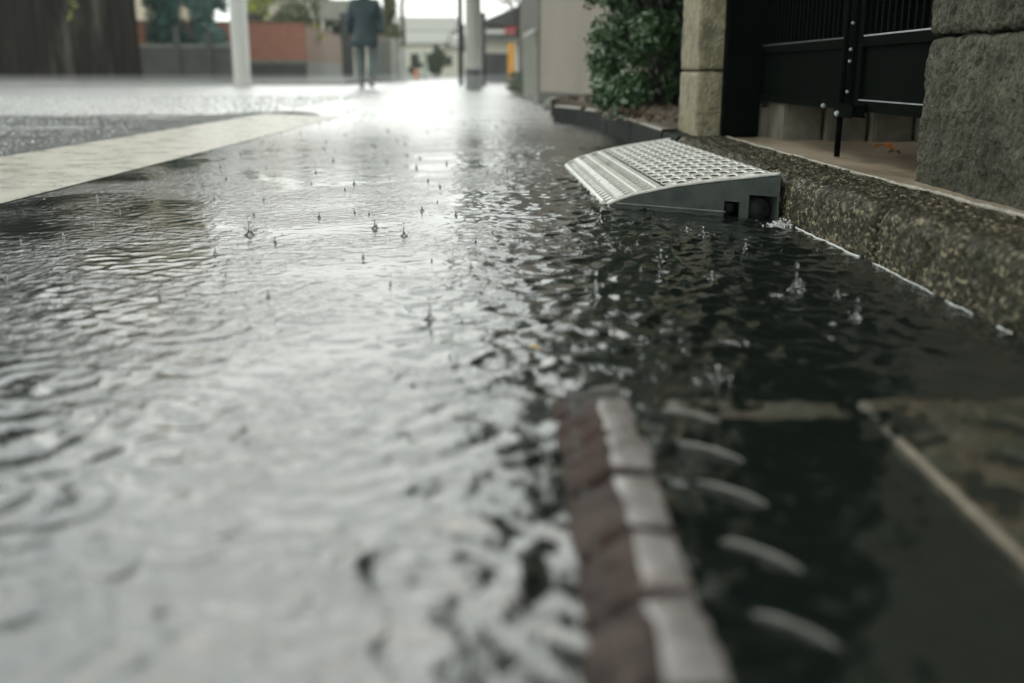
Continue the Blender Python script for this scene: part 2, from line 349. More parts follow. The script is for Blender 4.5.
# white edge line
xs = np.linspace(-1.60, -1.09, 30); yl = np.linspace(-1, 6.6, 300); XX, YY = np.meshgrid(xs, yl)
edge = np.array([fbm((0, y, 0), .007, 9) for y in yl])
XX = XX+edge[:, None]*np.interp(xs, [-1.6,-1.4,-1.2,-1.09], [1,0,0,.5])[None, :]
ZZ = road_z(XX, YY)+.0065
line = np_mesh('road_line', np.stack([XX, YY, ZZ], -1).reshape(-1, 3), grid_faces(len(yl), len(xs)), M['paint'])
tag(line, kind='structure')

# splash places (drops that have just struck the surface)
SPL = [(440,187,1.0),(375,229,.9),(404,236,.8),(422,211,1.0),(430,320,.9),(595,298,1.2),(645,210,1.5),(686,232,1.0),(702,236,1.3),
       (711,280,1.0),(795,290,1.2),(716,380,1.1),(856,318,.8),(471,268,.6),(640,345,.9),(600,222,.8),(250,235,1.2),(660,262,1.1),(745,250,.8)]
SPL = [(*ground(a, b), s) for a, b, s in SPL]

# water heights
yr = [.10]
while yr[-1] < 75:
    y = yr[-1]; yr.append(y+(.0042 if y < 1.3 else .0033*y if y < 8 else .02*y))
yr = np.array(yr); ncol = 400; sc = np.linspace(0, 1, ncol)
xl = -1.085-np.where(yr > 2.8, (yr-2.8)*1.6, 0)
XX = xl[:, None]+(1.02-xl)[:, None]*sc[None, :]; YY = np.repeat(yr[:, None], ncol, 1)
HH = np.zeros_like(XX)
def rings(cx, cy, Rr, lam, amp, w):
    lo = np.searchsorted(yr, cy-Rr-3*w); hi = np.searchsorted(yr, cy+Rr+3*w)
    if hi-lo < 2: return
    r = np.hypot(XX[lo:hi]-cx, YY[lo:hi]-cy)
    HH[lo:hi] += amp*np.exp(-((r-Rr)/w)**2)*np.cos(2*np.pi*(r-Rr)/lam)
for k in range(2100):
    cy = .25+7.2*rng.random()**1.35; cx = rng.uniform(-1.15, .6)
    lam = rng.uniform(.016, .040)*(1+.10*cy)
    Rr = rng.uniform(.0, .10); amp = .00052*rng.uniform(.35, 1.4)*(lam/.026)/(1+Rr*9)
    rings(cx, cy, Rr, lam, amp, lam*rng.uniform(.6, 1.5))
for k in range(34):                                   # a few large clear rings close by
    cy = rng.uniform(.36, 1.7); cx = rng.uniform(-.75, .1)
    rings(cx, cy, rng.uniform(.03, .09), rng.uniform(.024, .040), .00075*rng.uniform(.6, 1.2), rng.uniform(.014, .026))
rings(-.04, .52, .052, .036, .0013, .022); rings(-.30, .60, .045, .03, .0011, .018)
for (x, y, s) in SPL:
    rings(x, y, .012*s, .014, .0012, .012); rings(x, y, .035, .02, .0006, .014)
# small travelling wavelets and wind chop, coarser towards the kerb where the gutter flow runs
chop = .5+1.1*smooth(-.35, .25, XX)*(1-smooth(.42, .6, XX)*.5)
for k in range(80):
    lam = rng.uniform(.018, .075); th = rng.uniform(0, math.pi); ph = rng.uniform(0, 6.28)
    kx, ky = np.cos(th)*2*np.pi/lam, np.sin(th)*2*np.pi/lam
    wob = .03*np.sin(XX*rng.uniform(3, 9)+rng.uniform(0, 6))+.03*np.sin(YY*rng.uniform(3, 9)+rng.uniform(0, 6))
    env = .5+.5*np.sin(XX*rng.uniform(2, 11)+YY*rng.uniform(-7, 7)+rng.uniform(0, 6))
    fade = np.clip(lam/(np.gradient(yr)[:, None]*4), 0, 1)
    HH += .00019*(lam/.05)**1.05*np.sin(kx*XX+ky*YY+(kx+ky)*wob+ph)*env*chop*fade
for (x_, y_, r_c, l_, a_) in ((-.045,.50,.050,.036,.0013),(-.36,.60,.045,.032,.0010),(-.30,.47,.03,.03,.0011),(-.15,.74,.055,.032,.0008),(-.42,.86,.05,.03,.0008),(.0,.93,.04,.026,.0008),(-.22,1.15,.06,.034,.0008),(-.55,1.25,.05,.036,.0009),(-.06,.36,.02,.03,.0010)):
    rings(x_, y_, r_c, l_, a_*1.5, l_*.62)
HH *= 1-.6*smooth(.08, .14, XX)*(1-smooth(.80, .95, YY))
HH *= (1-smooth(10, 25, YY))*(1-.72*smooth(.7, 2.2, YY)*(1-smooth(-.35, .2, XX)))*(1-.3*(1-smooth(-.3, .1, XX)))
HH *= np.clip(np.abs(XX+1.085)/.12, .15, 1)*(YY < 6.5)+(YY >= 6.5)
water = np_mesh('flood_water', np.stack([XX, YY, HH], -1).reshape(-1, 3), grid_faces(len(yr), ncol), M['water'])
tag(water, kind='structure')

# ------------------------------------------------------------------ kerb
KP = [(-.5,.545),(.5,.542),(1.01,.538),(1.40,.534),(1.77,.516),(2.4,.503),(3.0,.495),(3.79,.476),(4.4,.46),(5.0,.425),(5.5,.34),(5.86,.235)]
def kx(y): return float(np.interp(y, [a for a, b in KP], [b for a, b in KP]))
KZ = .085
def kerb(name, y0, y1, joints, m, amp, rad=.024, step=.0045, width=.145):
    prof = [(0, -.05), (0, -.02)]+[(0, z) for z in np.arange(-.014, KZ-rad, step)]
    prof += [(rad-rad*math.cos(a), KZ-rad+rad*math.sin(a)) for a in np.linspace(0, math.pi/2, 9)]
    prof += [(x, KZ) for x in np.arange(rad+step, width, step)]+[(width, KZ), (width, -.05)]
    yy = np.arange(y0, y1, step*1.15); V = []
    for y in yy:
        bx = kx(y)
        g = 0
        for j in joints:
            wob = .004*math.sin(y*40)
            g = max(g, math.exp(-((y-j)/.006)**2))
        for i, (px_, pz) in enumerate(prof):
            p = Vector((bx+px_, y, pz))
            n = Vector((-1, 0, 0)) if px_ == 0 else Vector((0, 0, 1)) if px_ > rad else Vector((-(rad-px_)/rad, 0, (pz-KZ+rad)/rad))
            h = fbm(p, amp, 9, 3)+fbm(p, amp*.8, 55, 4)+fbm(p, amp*.45, 170, 2)
            pit = noise.noise(p*120)
            if pit > .22: h -= (pit-.22)*amp*3
            jj = max([math.exp(-((y-j-.006*noise.noise((pz*30, px_*30, j)))/.0085)**2) for j in joints] or [0])
            edgew = 1.0 if px_ < .11 else .6
            h -= jj*.032*edgew
            if i in (0, len(prof)-1): h = 0
            if i >= len(prof)-2: h = 0
            V.append(p+n*h)
    o = np_mesh(name, [v[:] for v in V], grid_faces(len(yy), len(prof)), m); return tag(o, kind='structure')
kerb('kerb', .1, 3.05, [.86, 1.455, 2.06, 2.66], M['kerb_near'], .0045)
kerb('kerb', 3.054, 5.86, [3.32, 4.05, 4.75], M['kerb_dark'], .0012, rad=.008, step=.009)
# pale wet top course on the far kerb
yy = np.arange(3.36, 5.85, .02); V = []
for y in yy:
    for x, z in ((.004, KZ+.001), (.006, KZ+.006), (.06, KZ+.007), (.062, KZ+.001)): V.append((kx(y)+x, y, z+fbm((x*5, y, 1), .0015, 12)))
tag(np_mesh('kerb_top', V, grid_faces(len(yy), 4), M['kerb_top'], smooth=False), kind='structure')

# apron behind the kerb
yy = np.arange(.1, 3.45, .03); xx = np.linspace(0, 1, 60); V = []
for y in yy:
    x0 = kx(y)+.143
    for s in xx:
        x = x0+(2.6-x0)*s**1.5; V.append((x, y, KZ-.002+.004*smooth(0, .3, s)+fbm((x, y, 0), .0012, 6)))
tag(np_mesh('pavement', V, grid_faces(len(yy), len(xx)), M['apron']), kind='structure')
g = MB(); pts = [(kx(y)+.146+fbm((y, 0, 3), .006, 8), y, KZ+.0005) for y in np.arange(.1, 3.4, .015)]
g.tube(pts, [.0035+abs(fbm((p[1], 2, 0), .004, 30)) for p in pts], 6)
tag(g.build('pavement_joint', M['grout'], smooth=True), kind='structure')
# planting bed behind the far kerb
yy = np.arange(3.42, 6.6, .03); V = []
for y in yy:
    for s in np.linspace(0, 1, 50):
        x0 = kx(y)+.06 if y < 5.86 else .235+(y-5.86)*.35
        x = x0+(2.4-x0)*s**1.6
        V.append((x, y, KZ+.0+.05*smooth(0, .12, s)+fbm((x, y, 0), .022, 10)*min(1, s*14)))
tag(np_mesh('soil', V, grid_faces(len(yy), 50), M['soil']), kind='structure')
tag(MB().box(.25, 2.4, 6.6, 6.64, -.1, .11).build('soil_edge', M['soil']), kind='structure')

# foam line at the foot of the kerb
pts = [(kx(y)-.003-abs(fbm((y, 0, 0), .006, 14)), y, .0012) for y in np.arange(.5, 1.80, .006)]
fo = MB(); seg = []
for i, p in enumerate(pts):
    if noise.noise((p[1]*16, 4, 0)) > -.12: seg.append(p)
    else:
        if len(seg) > 3: fo.tube(seg, [.0006+abs(fbm((q[1], 7, 0), .0016, 60)) for q in seg], 6)
        seg = []
if len(seg) > 3: fo.tube(seg, .0016, 6)
tag(fo.build('foam', M['foam'], smooth=True), 'thin broken line of white foam where the water meets the kerb', 'foam', kind='stuff')

# ------------------------------------------------------------------ kerb ramp
ramp = empty('kerb_ramp', (.35, 2.4, 0), label='pale grey studded kerb ramp bridging the flooded gutter up to the kerb', cat='kerb ramp')
rA, rB, rC, rD = Vector((.185,2.10)), Vector((.503,1.885)), Vector((.150,3.06)), Vector((.455,2.93))
ra, rz = [0,.04,.12,.2,.3,.45,.65,.85,1.0], [-.008,.002,.017,.028,.038,.052,.066,.078,.087]
def rp(a, b, dz=0):
    p = (rA*(1-a)+rB*a)*(1-b)+(rC*(1-a)+rD*a)*b
    return (p.x-.35, p.y-2.4, float(np.interp(a, ra, rz))+dz)
# studded tread
na, nb = 200, 700; V = []
A0 = .40; PIT = []
for j in range(nb):
    b = .012+.976*j/(nb-1)
    for i in range(na):
        a = A0+(.985-A0)*i/(na-1)
        u = (a-A0)*.375/.0265; v = b*.97/.060
        # interlocking short bars: alternate cells carry a bar along or across, with a deep pit between
        cu, cv = math.floor(u), math.floor(v+.5*(math.floor(u) % 2))
        fu, fv = u-cu-.5, v+.5*(cu % 2)-cv-.5
        pit = math.exp(-((fu/.31)**6+(fv/.27)**6)) if .015 < b < .985 else 0; PIT.append(pit)
        rib = math.exp(-((abs(fu)-.5)/.12)**2)*.0012
        seam = math.exp(-((b*4) % 1-.5)**2*900) if .1 < b < .9 else 0
        V.append(rp(a, b, -.004*pit+.0016+.0008*math.cos(fv*6.283)-.003*math.exp(-((((b*3) % 1)-.5)/.008)**2)))
PIT = np.array(PIT); gf = grid_faces(nb, na); VV = np.array(V); keep = ~(PIT[gf].min(1) > .5)
tread = np_mesh('tread_plate', VV, gf[keep], M['rubber'], ramp)
PIT = None; hb = MB(); n = 30; hb.add([rp(a, j/n, -.016) for j in range(n+1) for a in np.linspace(.41, .97, 12)], [tuple(q) for q in grid_faces(n+1, 12)]); hb.build('cavity_shade_sheet', M['hole'], ramp)  # black sheet paints in the dark cavity seen through the tread holes
def bar(a0, a1, h, b0=.0, b1=1.0, n=60):
    mb = MB(); prof = [(a0, -.010), (a0+.006, h*.7), (a0+.012, h), (a1-.012, h), (a1-.006, h*.7), (a1, -.010)]
    vs = [rp(a, b0+(b1-b0)*j/n, z) for j in range(n+1) for a, z in prof]; k = len(prof)
    fs = [(j*k+i, j*k+i+1, (j+1)*k+i+1, (j+1)*k+i) for j in range(n) for i in range(k-1)]
    fs += [tuple(range(k))[::-1], tuple(n*k+i for i in range(k))]
    return mb.add(vs, fs)
for a0, a1, b0 in ((.015,.055,.06), (.105,.165,.014), (.215,.275,.014), (.33,.385,.014)):
    bar(a0, a1, .005, b0, .985).build('ridge', M['rubber'], ramp)
# recessed floor between ridges with little cross bars
mb = MB(); n = 90
vs = [rp(a, j/n, -.006) for j in range(n+1) for a in np.linspace(.0, .41, 14)]
mb.add(vs, [tuple(q) for q in grid_faces(n+1, 14)])
for (a0, a1) in ((.06,.10), (.17,.21), (.28,.325)):
    for k in range(24):
        b = .03+k*.04
        if a0 < .1: b += .01
        vs = [rp(a, bb, z) for z in (-.0062, -.001) for a, bb in ((a0,b),(a1,b),(a1,b+.014),(a0,b+.014))]
        mb.add(vs, [(0,3,2,1),(4,5,6,7),(0,1,5,4),(1,2,6,5),(2,3,7,6),(3,0,4,7)])
mb.build('recess_floor', M['rubber'], ramp)
# side skirt on the near end with its openings, and the pale trim along the top
def side(bv, name, openings):
    aa = sorted(set(list(np.linspace(.06, 1, 48))+[x for o in openings for x in o[:2]])); s = MB()
    for a0, a1 in zip(aa[:-1], aa[1:]):
        am = (a0+a1)/2; zb = -.02
        for o0, o1, zt in openings:
            if o0 <= am < o1: zb = zt
        t = .010
        vs = []
        for a in (a0, a1):
            for dz, bb in ((None, bv), (-.003, bv), (-.003, bv+t), (None, bv+t)):
                x, y, z = rp(a, bb, dz or 0); vs.append((x, y, zb if dz is None else z))
        s.add(vs, [(0,1,5,4),(1,2,6,5),(2,3,7,6),(3,0,4,7),(0,3,2,1),(4,5,6,7)])
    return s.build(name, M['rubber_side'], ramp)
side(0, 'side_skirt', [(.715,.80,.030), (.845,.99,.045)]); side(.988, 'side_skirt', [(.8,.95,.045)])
for bv in (.001, .985):
    pts = [rp(a, bv+.004, .001) for a in np.linspace(.05, 1.0, 40)]
    MB().tube(pts, .0035, 8).build('edge_trim', M['rubber'], ramp, smooth=True)
fl = MB(); pts = [Vector(rp(a, -.006)) for a in np.linspace(.10, .72, 20)]
for p in pts: p.z = .010
fl.tube(pts, .0016, 6).build('flange', M['rubber_dark'], ramp, smooth=True)
ch = MB()
for (a, r0) in ((.92, .021), (.76, .010)):
    vs = []; x, y, _ = rp(a, .02); x2, y2, _ = rp(a, .9)
    ch.tube([(x, y, .016), (x2, y2, .016)], r0, 12)
ch.build('channel_shade', M['hole'], ramp, smooth=True)  # solid black tubes stand for the shade in the side openings
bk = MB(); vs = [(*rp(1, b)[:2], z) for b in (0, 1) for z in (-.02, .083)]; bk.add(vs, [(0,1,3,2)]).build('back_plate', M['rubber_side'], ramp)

# ------------------------------------------------------------------ stone gate pillars, gate, added carport
def pillar(name, x0, x1, y0, y1, joints, m, label, step, amp, cham=.012):
    root = empty(name, ((x0+x1)/2, (y0+y1)/2, KZ), label=label, cat='gate pillar')
    ox, oy = (x0+x1)/2, (y0+y1)/2
    for i, (z0, z1) in enumerate(zip(joints[:-1], joints[1:])):
        mb = MB(); rough_block(mb, x0-ox, x1-ox, y0-oy, y1-oy, z0-KZ, z1-KZ-.004, step if i < 2 else step*2.5, amp, cham, i)
        mb.build('stone_block', m, root, smooth=True)
    return root
zj = W(918, 36, 1.8)[1]
pillar('gate_pillar', .715, 1.12, .55, 1.80, [.06, zj, zj+.27, zj+.54, zj+.81, zj+1.08, zj+1.35], M['stone'], 'rough dark mossy stone gate pillar at the right edge, nearest the camera', .0075, .0085, .014)
zj2 = W(690, 70, 3.1)[1]
pillar('gate_pillar', .555, .665, 3.10, 3.42, [.06, zj2, zj2+.24, zj2+.48, zj2+.72, zj2+.96, zj2+1.2], M['stone_pale'], 'slim pale stone gate pillar between the green bush and the black gate', .012, .003, .010)

gate = empty('driveway_gate', (.765, 2.30, KZ), label='black iron driveway gate with bars above solid lower panels and a drop bolt', cat='gate')
def leaf(y0, y1, x0, x1, lips):
    """one gate leaf from (x0,y0) to (x1,y1) in world coordinates"""
    fr = MB(); L_ = math.hypot(y1-y0, x1-x0); d = Vector(((x1-x0)/L_, (y1-y0)/L_, 0)); nrm = Vector((d.y, -d.x, 0))
    o = Vector((x0-.765, y0-2.30, -KZ))
    def bx(mb, s0, s1, z0, z1, t):
        c = [o+d*s+nrm*q+Vector((0, 0, z)) for s in (s0, s1) for q in (-t, t) for z in (z0, z1)]
        mb.add(c, [(0,1,3,2),(4,6,7,5),(0,4,5,1),(2,3,7,6),(0,2,6,4),(1,5,7,3)])
    fm = MB(); bx(fm, 0, L_, .190, .212, .013); bx(fm, 0, L_, .325, .345, .013); bx(fm, 0, L_, 1.50, 1.53, .013)
    bx(fm, 0, .026, .19, 1.53, .0135); bx(fm, L_-.026, L_, .19, 1.53, .0135)
    fm.build('gate_frame', M['iron'], gate)
    pn = MB(); bx(pn, .02, L_-.02, .205, .33, .004); pn.build('lower_panel', M['iron'], gate)
    lip = MB(); bx(lip, .0, L_, .3455, .3485, .0125)
    if lips: bx(lip, .0, L_, .2125, .2145, .0128)
    lip.build('rail_strip', M['steel'] if lips else M['dull_edge'], gate)  # thin strips on the rails, pale on the near leaf, dull on the far
    n = int(L_/.033)
    for k in range(1, n):
        b = MB(); s = k*L_/n; bx(b, s-.0045, s+.0045, .345, 1.50, .0045); b.build('bar', M['iron'], gate)
leaf(1.80, 2.262, .765, .765, True); leaf(2.335, 3.07, .765, .745, False)
MB().box(.63-.765, .735-.765, 3.04-2.30, 3.10-2.30, 0, 1.6, .004).build('hinge_post', M['iron'], gate)
pb = MB(); pb.box(-.020,.020,-.034,.034,.095,1.5,.004); pb.build('centre_post', M['iron'], gate)
db = MB(); db.tube([(-.03,-.005,.002),(-.03,-.005,.34)], .0065, 10); db.build('drop_bolt', M['iron'], gate, smooth=True)
lb = MB(); lb.box(-.045,-.018,-.045,-.125,.095,.118,.003); lb.box(-.04,-.02,-.02,.01,.088,.112,.003); lb.build('latch', M['iron'], gate)
for q, c in ((.004,(-.0235,-.02,.10)),(.004,(-.0235,-.02,.145)),(.004,(-.0235,-.02,.21)),(.004,(-.0235,-.02,.235)),(.004,(-.0235,-.02,.29)),(.007,(-.045,-.03,.098)),(.006,(-.045,.075,.112))):
    MB().lathe([(0,-q),(q*.85,-q*.5),(q,0),(q*.85,q*.5),(0,q)], c, 10).build('bolt_head', M['steel'], gate, smooth=True)

st = empty('stone_step', (.95, 2.85, KZ), label='low grey block step behind the black gate', cat='step')
for k in range(1, 7):
    b = MB(); x0 = -.30+k*.115; y0 = .08-k*.035
    b.box(x0, x0+.108, y0-.02, y0+.25, -.01, .105, .006); b.build('step_block', M['step'], st)
tag(MB().box(.70, 2.6, 3.06, 3.4, .0, .17).build('step_landing', M['step']), 'dark grey landing slab behind the low block step', 'landing')

gar = empty('carport', (2.0, 3.5, KZ), label='added dark carport whose flat roof keeps the space behind the black gate unlit', cat='carport')
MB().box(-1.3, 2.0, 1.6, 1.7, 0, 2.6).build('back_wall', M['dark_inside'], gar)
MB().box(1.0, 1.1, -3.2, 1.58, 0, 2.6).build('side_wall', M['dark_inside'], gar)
MB().box(-.75, 1.98, -3.2, 1.72, 2.61, 2.78).build('roof', M['dark_roof'], gar)  # roof added to darken the space behind the gate
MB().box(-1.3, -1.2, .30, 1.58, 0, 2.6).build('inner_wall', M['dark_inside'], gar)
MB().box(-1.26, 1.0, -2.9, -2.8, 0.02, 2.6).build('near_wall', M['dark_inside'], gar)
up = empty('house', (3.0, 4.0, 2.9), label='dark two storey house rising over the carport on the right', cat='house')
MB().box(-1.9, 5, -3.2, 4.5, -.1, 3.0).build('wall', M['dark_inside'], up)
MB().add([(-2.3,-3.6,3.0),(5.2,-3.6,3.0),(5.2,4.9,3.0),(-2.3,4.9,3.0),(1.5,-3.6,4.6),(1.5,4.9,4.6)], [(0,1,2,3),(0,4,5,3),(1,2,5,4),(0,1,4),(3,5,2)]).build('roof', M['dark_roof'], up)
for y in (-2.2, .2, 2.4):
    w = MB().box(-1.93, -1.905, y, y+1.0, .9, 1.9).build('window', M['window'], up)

# ------------------------------------------------------------------ foliage
def leaf_cloud(centers, radii, n, size, seed, flat=.5, droop=0):
    r = np.random.default_rng(seed); c = np.array(centers, float); ra_ = np.array(radii, float)
    k = r.integers(0, len(c), n)
    d = r.normal(size=(n, 3)); d /= np.linalg.norm(d, axis=1)[:, None]
    rad = r.random(n)**.45
    P = c[k]+d*rad[:, None]*ra_[k]
    nn = d*.7+r.normal(size=(n, 3))*.6+np.array([0, 0, .5]); nn /= np.linalg.norm(nn, axis=1)[:, None]
    t = np.cross(nn, r.normal(size=(n, 3))); t /= np.linalg.norm(t, axis=1)[:, None]; b = np.cross(nn, t)
    s = size*(.6+.8*r.random(n))[:, None]
    fold = nn*s*.18
    V = np.stack([P-t*s, P+b*s*flat-fold, P+t*s, P-b*s*flat-fold], 1).reshape(-1, 3)
    i = np.arange(n)*4
    Fq = np.stack([i, i+1, i+2, i+3], 1)
    return V, Fq
def crown_blobs(cx, cy, z0, z1, rx, ry, n, seed, br=.33, shape='round'):
    r = random.Random(seed); C_, R_ = [], []
    for k in range(n):
        t = r.random(); z = z0+(z1-z0)*t
        f = math.sqrt(max(.05, 1-(2*t-1)**2)) if shape == 'round' else (1-t*.85)**.7 if shape == 'cone' else 1
        a = r.uniform(0, 6.28); q = r.random()**.5*f
        C_.append((cx+rx*q*math.cos(a)*.85, cy+ry*q*math.sin(a)*.85, z)); s = br*(.6+.8*r.random())
        R_.append((rx*s*f+.02, ry*s*f+.02, (z1-z0)*s*.4))
    return C_, R_
def tree(name, x, y, z, h, rx, ry, c0, n, size, leafm, label, cat='tree', group=None, seed=1, trunk_r=.1, blobs=26, shape='round', lean=0):
    root = empty(name, (x, y, z), label=label, cat=cat, group=group)
    r = random.Random(seed)
    tm = MB(); top = h*.82
    tp = [(lean*t*h+.04*h*math.sin(t*5+seed)*t, .02*h*math.sin(t*4), t*top) for t in np.linspace(0, 1, 8)]
    tm.tube(tp, [trunk_r*(1-.8*t) for t in np.linspace(0, 1, 8)], 9)
    C_, R_ = crown_blobs(lean*h*.7, 0, c0, h, rx, ry, blobs, seed, shape=shape)
    for c in C_[::2]:
        b = tp[min(7, max(1, int(7*min(1, (c[2]*.7)/top))))]
        mid = ((b[0]+c[0])/2, (b[1]+c[1])/2, (b[2]+c[2])/2+.02*h)
        tm.tube([b, mid, c], [trunk_r*.35, trunk_r*.2, trunk_r*.06], 6)
    tm.build('trunk', M['bark'], root, smooth=True)
    V, Fq = leaf_cloud(C_, R_, n, size, seed)
    np_mesh('crown', V, Fq, leafm, root, smooth=False)
    return root
# bush by the pillar
bush = empty('leafy_bush', (.72, 4.55, .10), label='glossy dark green leafy bush growing beside the beige wall', cat='bush')
bs = MB(); r_ = random.Random(3); C_, R_ = [], []
for k in range(90):
    a = r_.uniform(0, 6.28); q = r_.random()**.5; z = .02+1.28*r_.random()
    c = (.0+.37*q*math.cos(a), .42*q*math.sin(a), z); C_.append(c); R_.append((.09, .10, .09))
    if k % 2 == 0: bs.tube([(r_.uniform(-.06,.06), r_.uniform(-.1,.1), 0), (c[0]*.5, c[1]*.5, z*.55), c], [.009,.006,.002], 6)
bs.build('stem', M['bark'], bush, smooth=True)
V, Fq = leaf_cloud(C_, R_, 36000, .0175, 5, flat=.45); np_mesh('foliage', V, Fq, M['leaf'], bush, smooth=False)
C2, R2 = [], []
for k in range(7):
    z = .25+.16*k; e = (-.36-.05*r_.random(), r_.uniform(-.2,.2), z+.06); tw = MB().tube([(-.12, e[1]*.5, z-.05), (-.25, e[1]*.8, z+.03), e], [.005,.003,.0015], 5); tw.build('twig', M['bark'], bush, smooth=True); C2.append(e); R2.append((.045,.05,.04))
V, Fq = leaf_cloud(C2, R2, 120, .018, 8, flat=.4); np_mesh('sprig_leaves', V, Fq, M['leaf_olive'], bush, smooth=False)
tree('evergreen_tree', .95, 5.6, .1, 4.6, .95, 1.4, 1.1, 9000, .05, M['leaf_dark'], 'tall dark evergreen tree rising behind the leafy bush on the right', seed=11, trunk_r=.07, blobs=40)
tree('evergreen_tree', 1.5, 9.8, .0, 6.2, 1.5, 2.2, 2.0, 9000, .08, M['leaf_dark'], 'broad dark evergreen tree standing behind the beige wall', seed=12, trunk_r=.12, blobs=40)
# dead leaves on the bed
V, Fq = leaf_cloud([(.9,3.9,.135),(.75,4.8,.14),(.6,5.6,.14),(.66,3.7,.12),(.62,4.3,.125)], [(.35,.5,.012)]*5, 1100, .016, 21)
tag(np_mesh('leaf_litter', V, Fq, M['brown_leaf'], smooth=False), 'brown dead leaves scattered over the planting bed', 'leaf litter', kind='stuff')
def dead_leaf(px, py, z, m, s, rz, label):
    x, y = ground(px, py, z); mb = MB(); n = 9; vs = [(0,-s,.001)]
    pr = []
    for k in range(n):
        t = k/(n-1); w = s*.55*math.sin(math.pi*t)**.8*(1+.25*math.sin(t*19)); pr.append((w, -s+2*s*t, .45*s*math.sin(t*3)))
    vs = [(w, y_, z_+.3*abs(w)) for w, y_, z_ in pr]+[(0, y_, z_) for _, y_, z_ in pr]+[(-w, y_, z_+.3*abs(w)) for w, y_, z_ in pr]
    fs = [(k, k+1, n+k+1, n+k) for k in range(n-1)]+[(n+k, n+k+1, 2*n+k+1, 2*n+k) for k in range(n-1)]
    root = mb.add(vs, fs).build('fallen_leaf', m, smooth=True, loc=(x, y, z)); root.rotation_euler.z = rz
    tag(root, label, 'leaf'); 
dead_leaf(884, 151, KZ+.006, M['orange_leaf'], .030, .6, 'bright orange fallen leaf on the wet pavement beside the dark pillar')
dead_leaf(894, 155, KZ+.006, M['brown_leaf'], .019, 2.0, 'brown fallen leaf just right of the orange leaf by the dark pillar')
dead_leaf(533, 350, .0015, M['yellow_leaf'], .008, 1.2, 'small yellow leaf floating in the rippled water')

# ------------------------------------------------------------------ drain cover in the foreground
dr = empty('drain_grate', (.165, .45, 0), label='rusty ribbed iron drain cover half under water in the foreground', cat='drain cover')
ox, oy = .165, .45
# rim blocks
y = .822; k = 0
while y > .05:
    Ln = (.070,.082,.076,.088)[k % 4] if k else .06
    zt = .020-(.011 if k == 0 else 0)+random.uniform(-.0015,.0015)
    b = MB(); n = 8; vs = []
    for j in range(n+1):
        t = j/n; yy_ = y-Ln*(.92 if k % 2 else .88)*t; bulge = .0022*math.sin(math.pi*t)
        sk = .012
        for (x, z, dy) in ((.036,-.03,-sk), (.037-bulge, .004, -sk), (.061-bulge, zt-.003, -.004), (.067, zt, 0), (.089+bulge*.8, zt, .002), (.093, zt-.003, .002), (.095, -.03, .002)):
            vs.append((x-ox, yy_+dy-oy, z+(bulge*.8 if z > .01 else 0)))
    kk = 7; fs = [(j*kk+i, (j+1)*kk+i, (j+1)*kk+i+1, j*kk+i+1) for j in range(n) for i in range(kk-1)]+[tuple(range(kk)), tuple(n*kk+i for i in range(kk))[::-1]]
    vs = [(x+fbm((x,y_,z+k),.004,38), y_+fbm((x,y_,z+9+k),.004,30), z+fbm((x,y_,z+5+k),.0035,45)) for x,y_,z in vs]
    ob = b.add(vs, fs).build('rim_block', M['rust'], dr, smooth=True)
    ob.data.materials.append(M['rim'])
    for p in ob.data.polygons:
        if p.center.x > .067-ox and p.center.z > .006: p.material_index = 1  # upper faces take the painted sky sheen
    y -= Ln; k += 1
core = MB().box(.045-ox, .088-ox, .05-oy, .812-oy, -.03, .010).build('rim_core', M['grate'], dr)
pl_ = MB().box(.096-ox, .288-ox, .05-oy, .785-oy, -.035, -.006, .003).build('cover_plate', M['grate'], dr)
ribpx = [((655,405),(730,420)), ((665,436),(752,458)), ((687,475),(776,502)), ((716,532),(812,568)), ((746,604),(850,645)), ((700,383),(770,396))]
for (a, b_) in ribpx[:5]:
    p0 = ground(*a, .004); p1 = ground(*b_, .004)
    d = (p1[0]-p0[0], p1[1]-p0[1])
    rb = MB(); pts = []
    for t in np.linspace(0, 1, 9):
        pts.append((p0[0]+d[0]*t-ox, p0[1]+d[1]*t-oy+.0015*math.sin(math.pi*t), -.0035+.0056*math.sin(math.pi*min(1, max(0, t)))**.4))
    rb.tube(pts, [.0008,.0015,.0022,.0024,.0019,.0024,.002,.0014,.0008], 8).build('rib', M['ribs'], dr, smooth=True)
fr = MB(); rough_block(fr, .29, .53, .05, .815, -.03, .0015, .012, .009, .006, 3)
rough_block(fr, .13, .288, .765, .815, -.03, .0015, .012, .008, .006, 5)
tag(fr.build('drain_surround', M['frame'], smooth=True), 'silty brown concrete surround of the foreground drain cover', 'drain surround')
fe = MB(); pts = [(.292, y, .002+fbm((y,0,0),.001,40)) for y in np.arange(.05, .715, .02)]; fe.tube(pts, .0035, 6)
ef = fe.build('edge_strip', mat('silty_strip', (.14,.12,.08), (.24,.2,.14), 30, .4, bump=.5, bscale=90), smooth=True); ef.parent = bpy.data.objects['drain_surround']

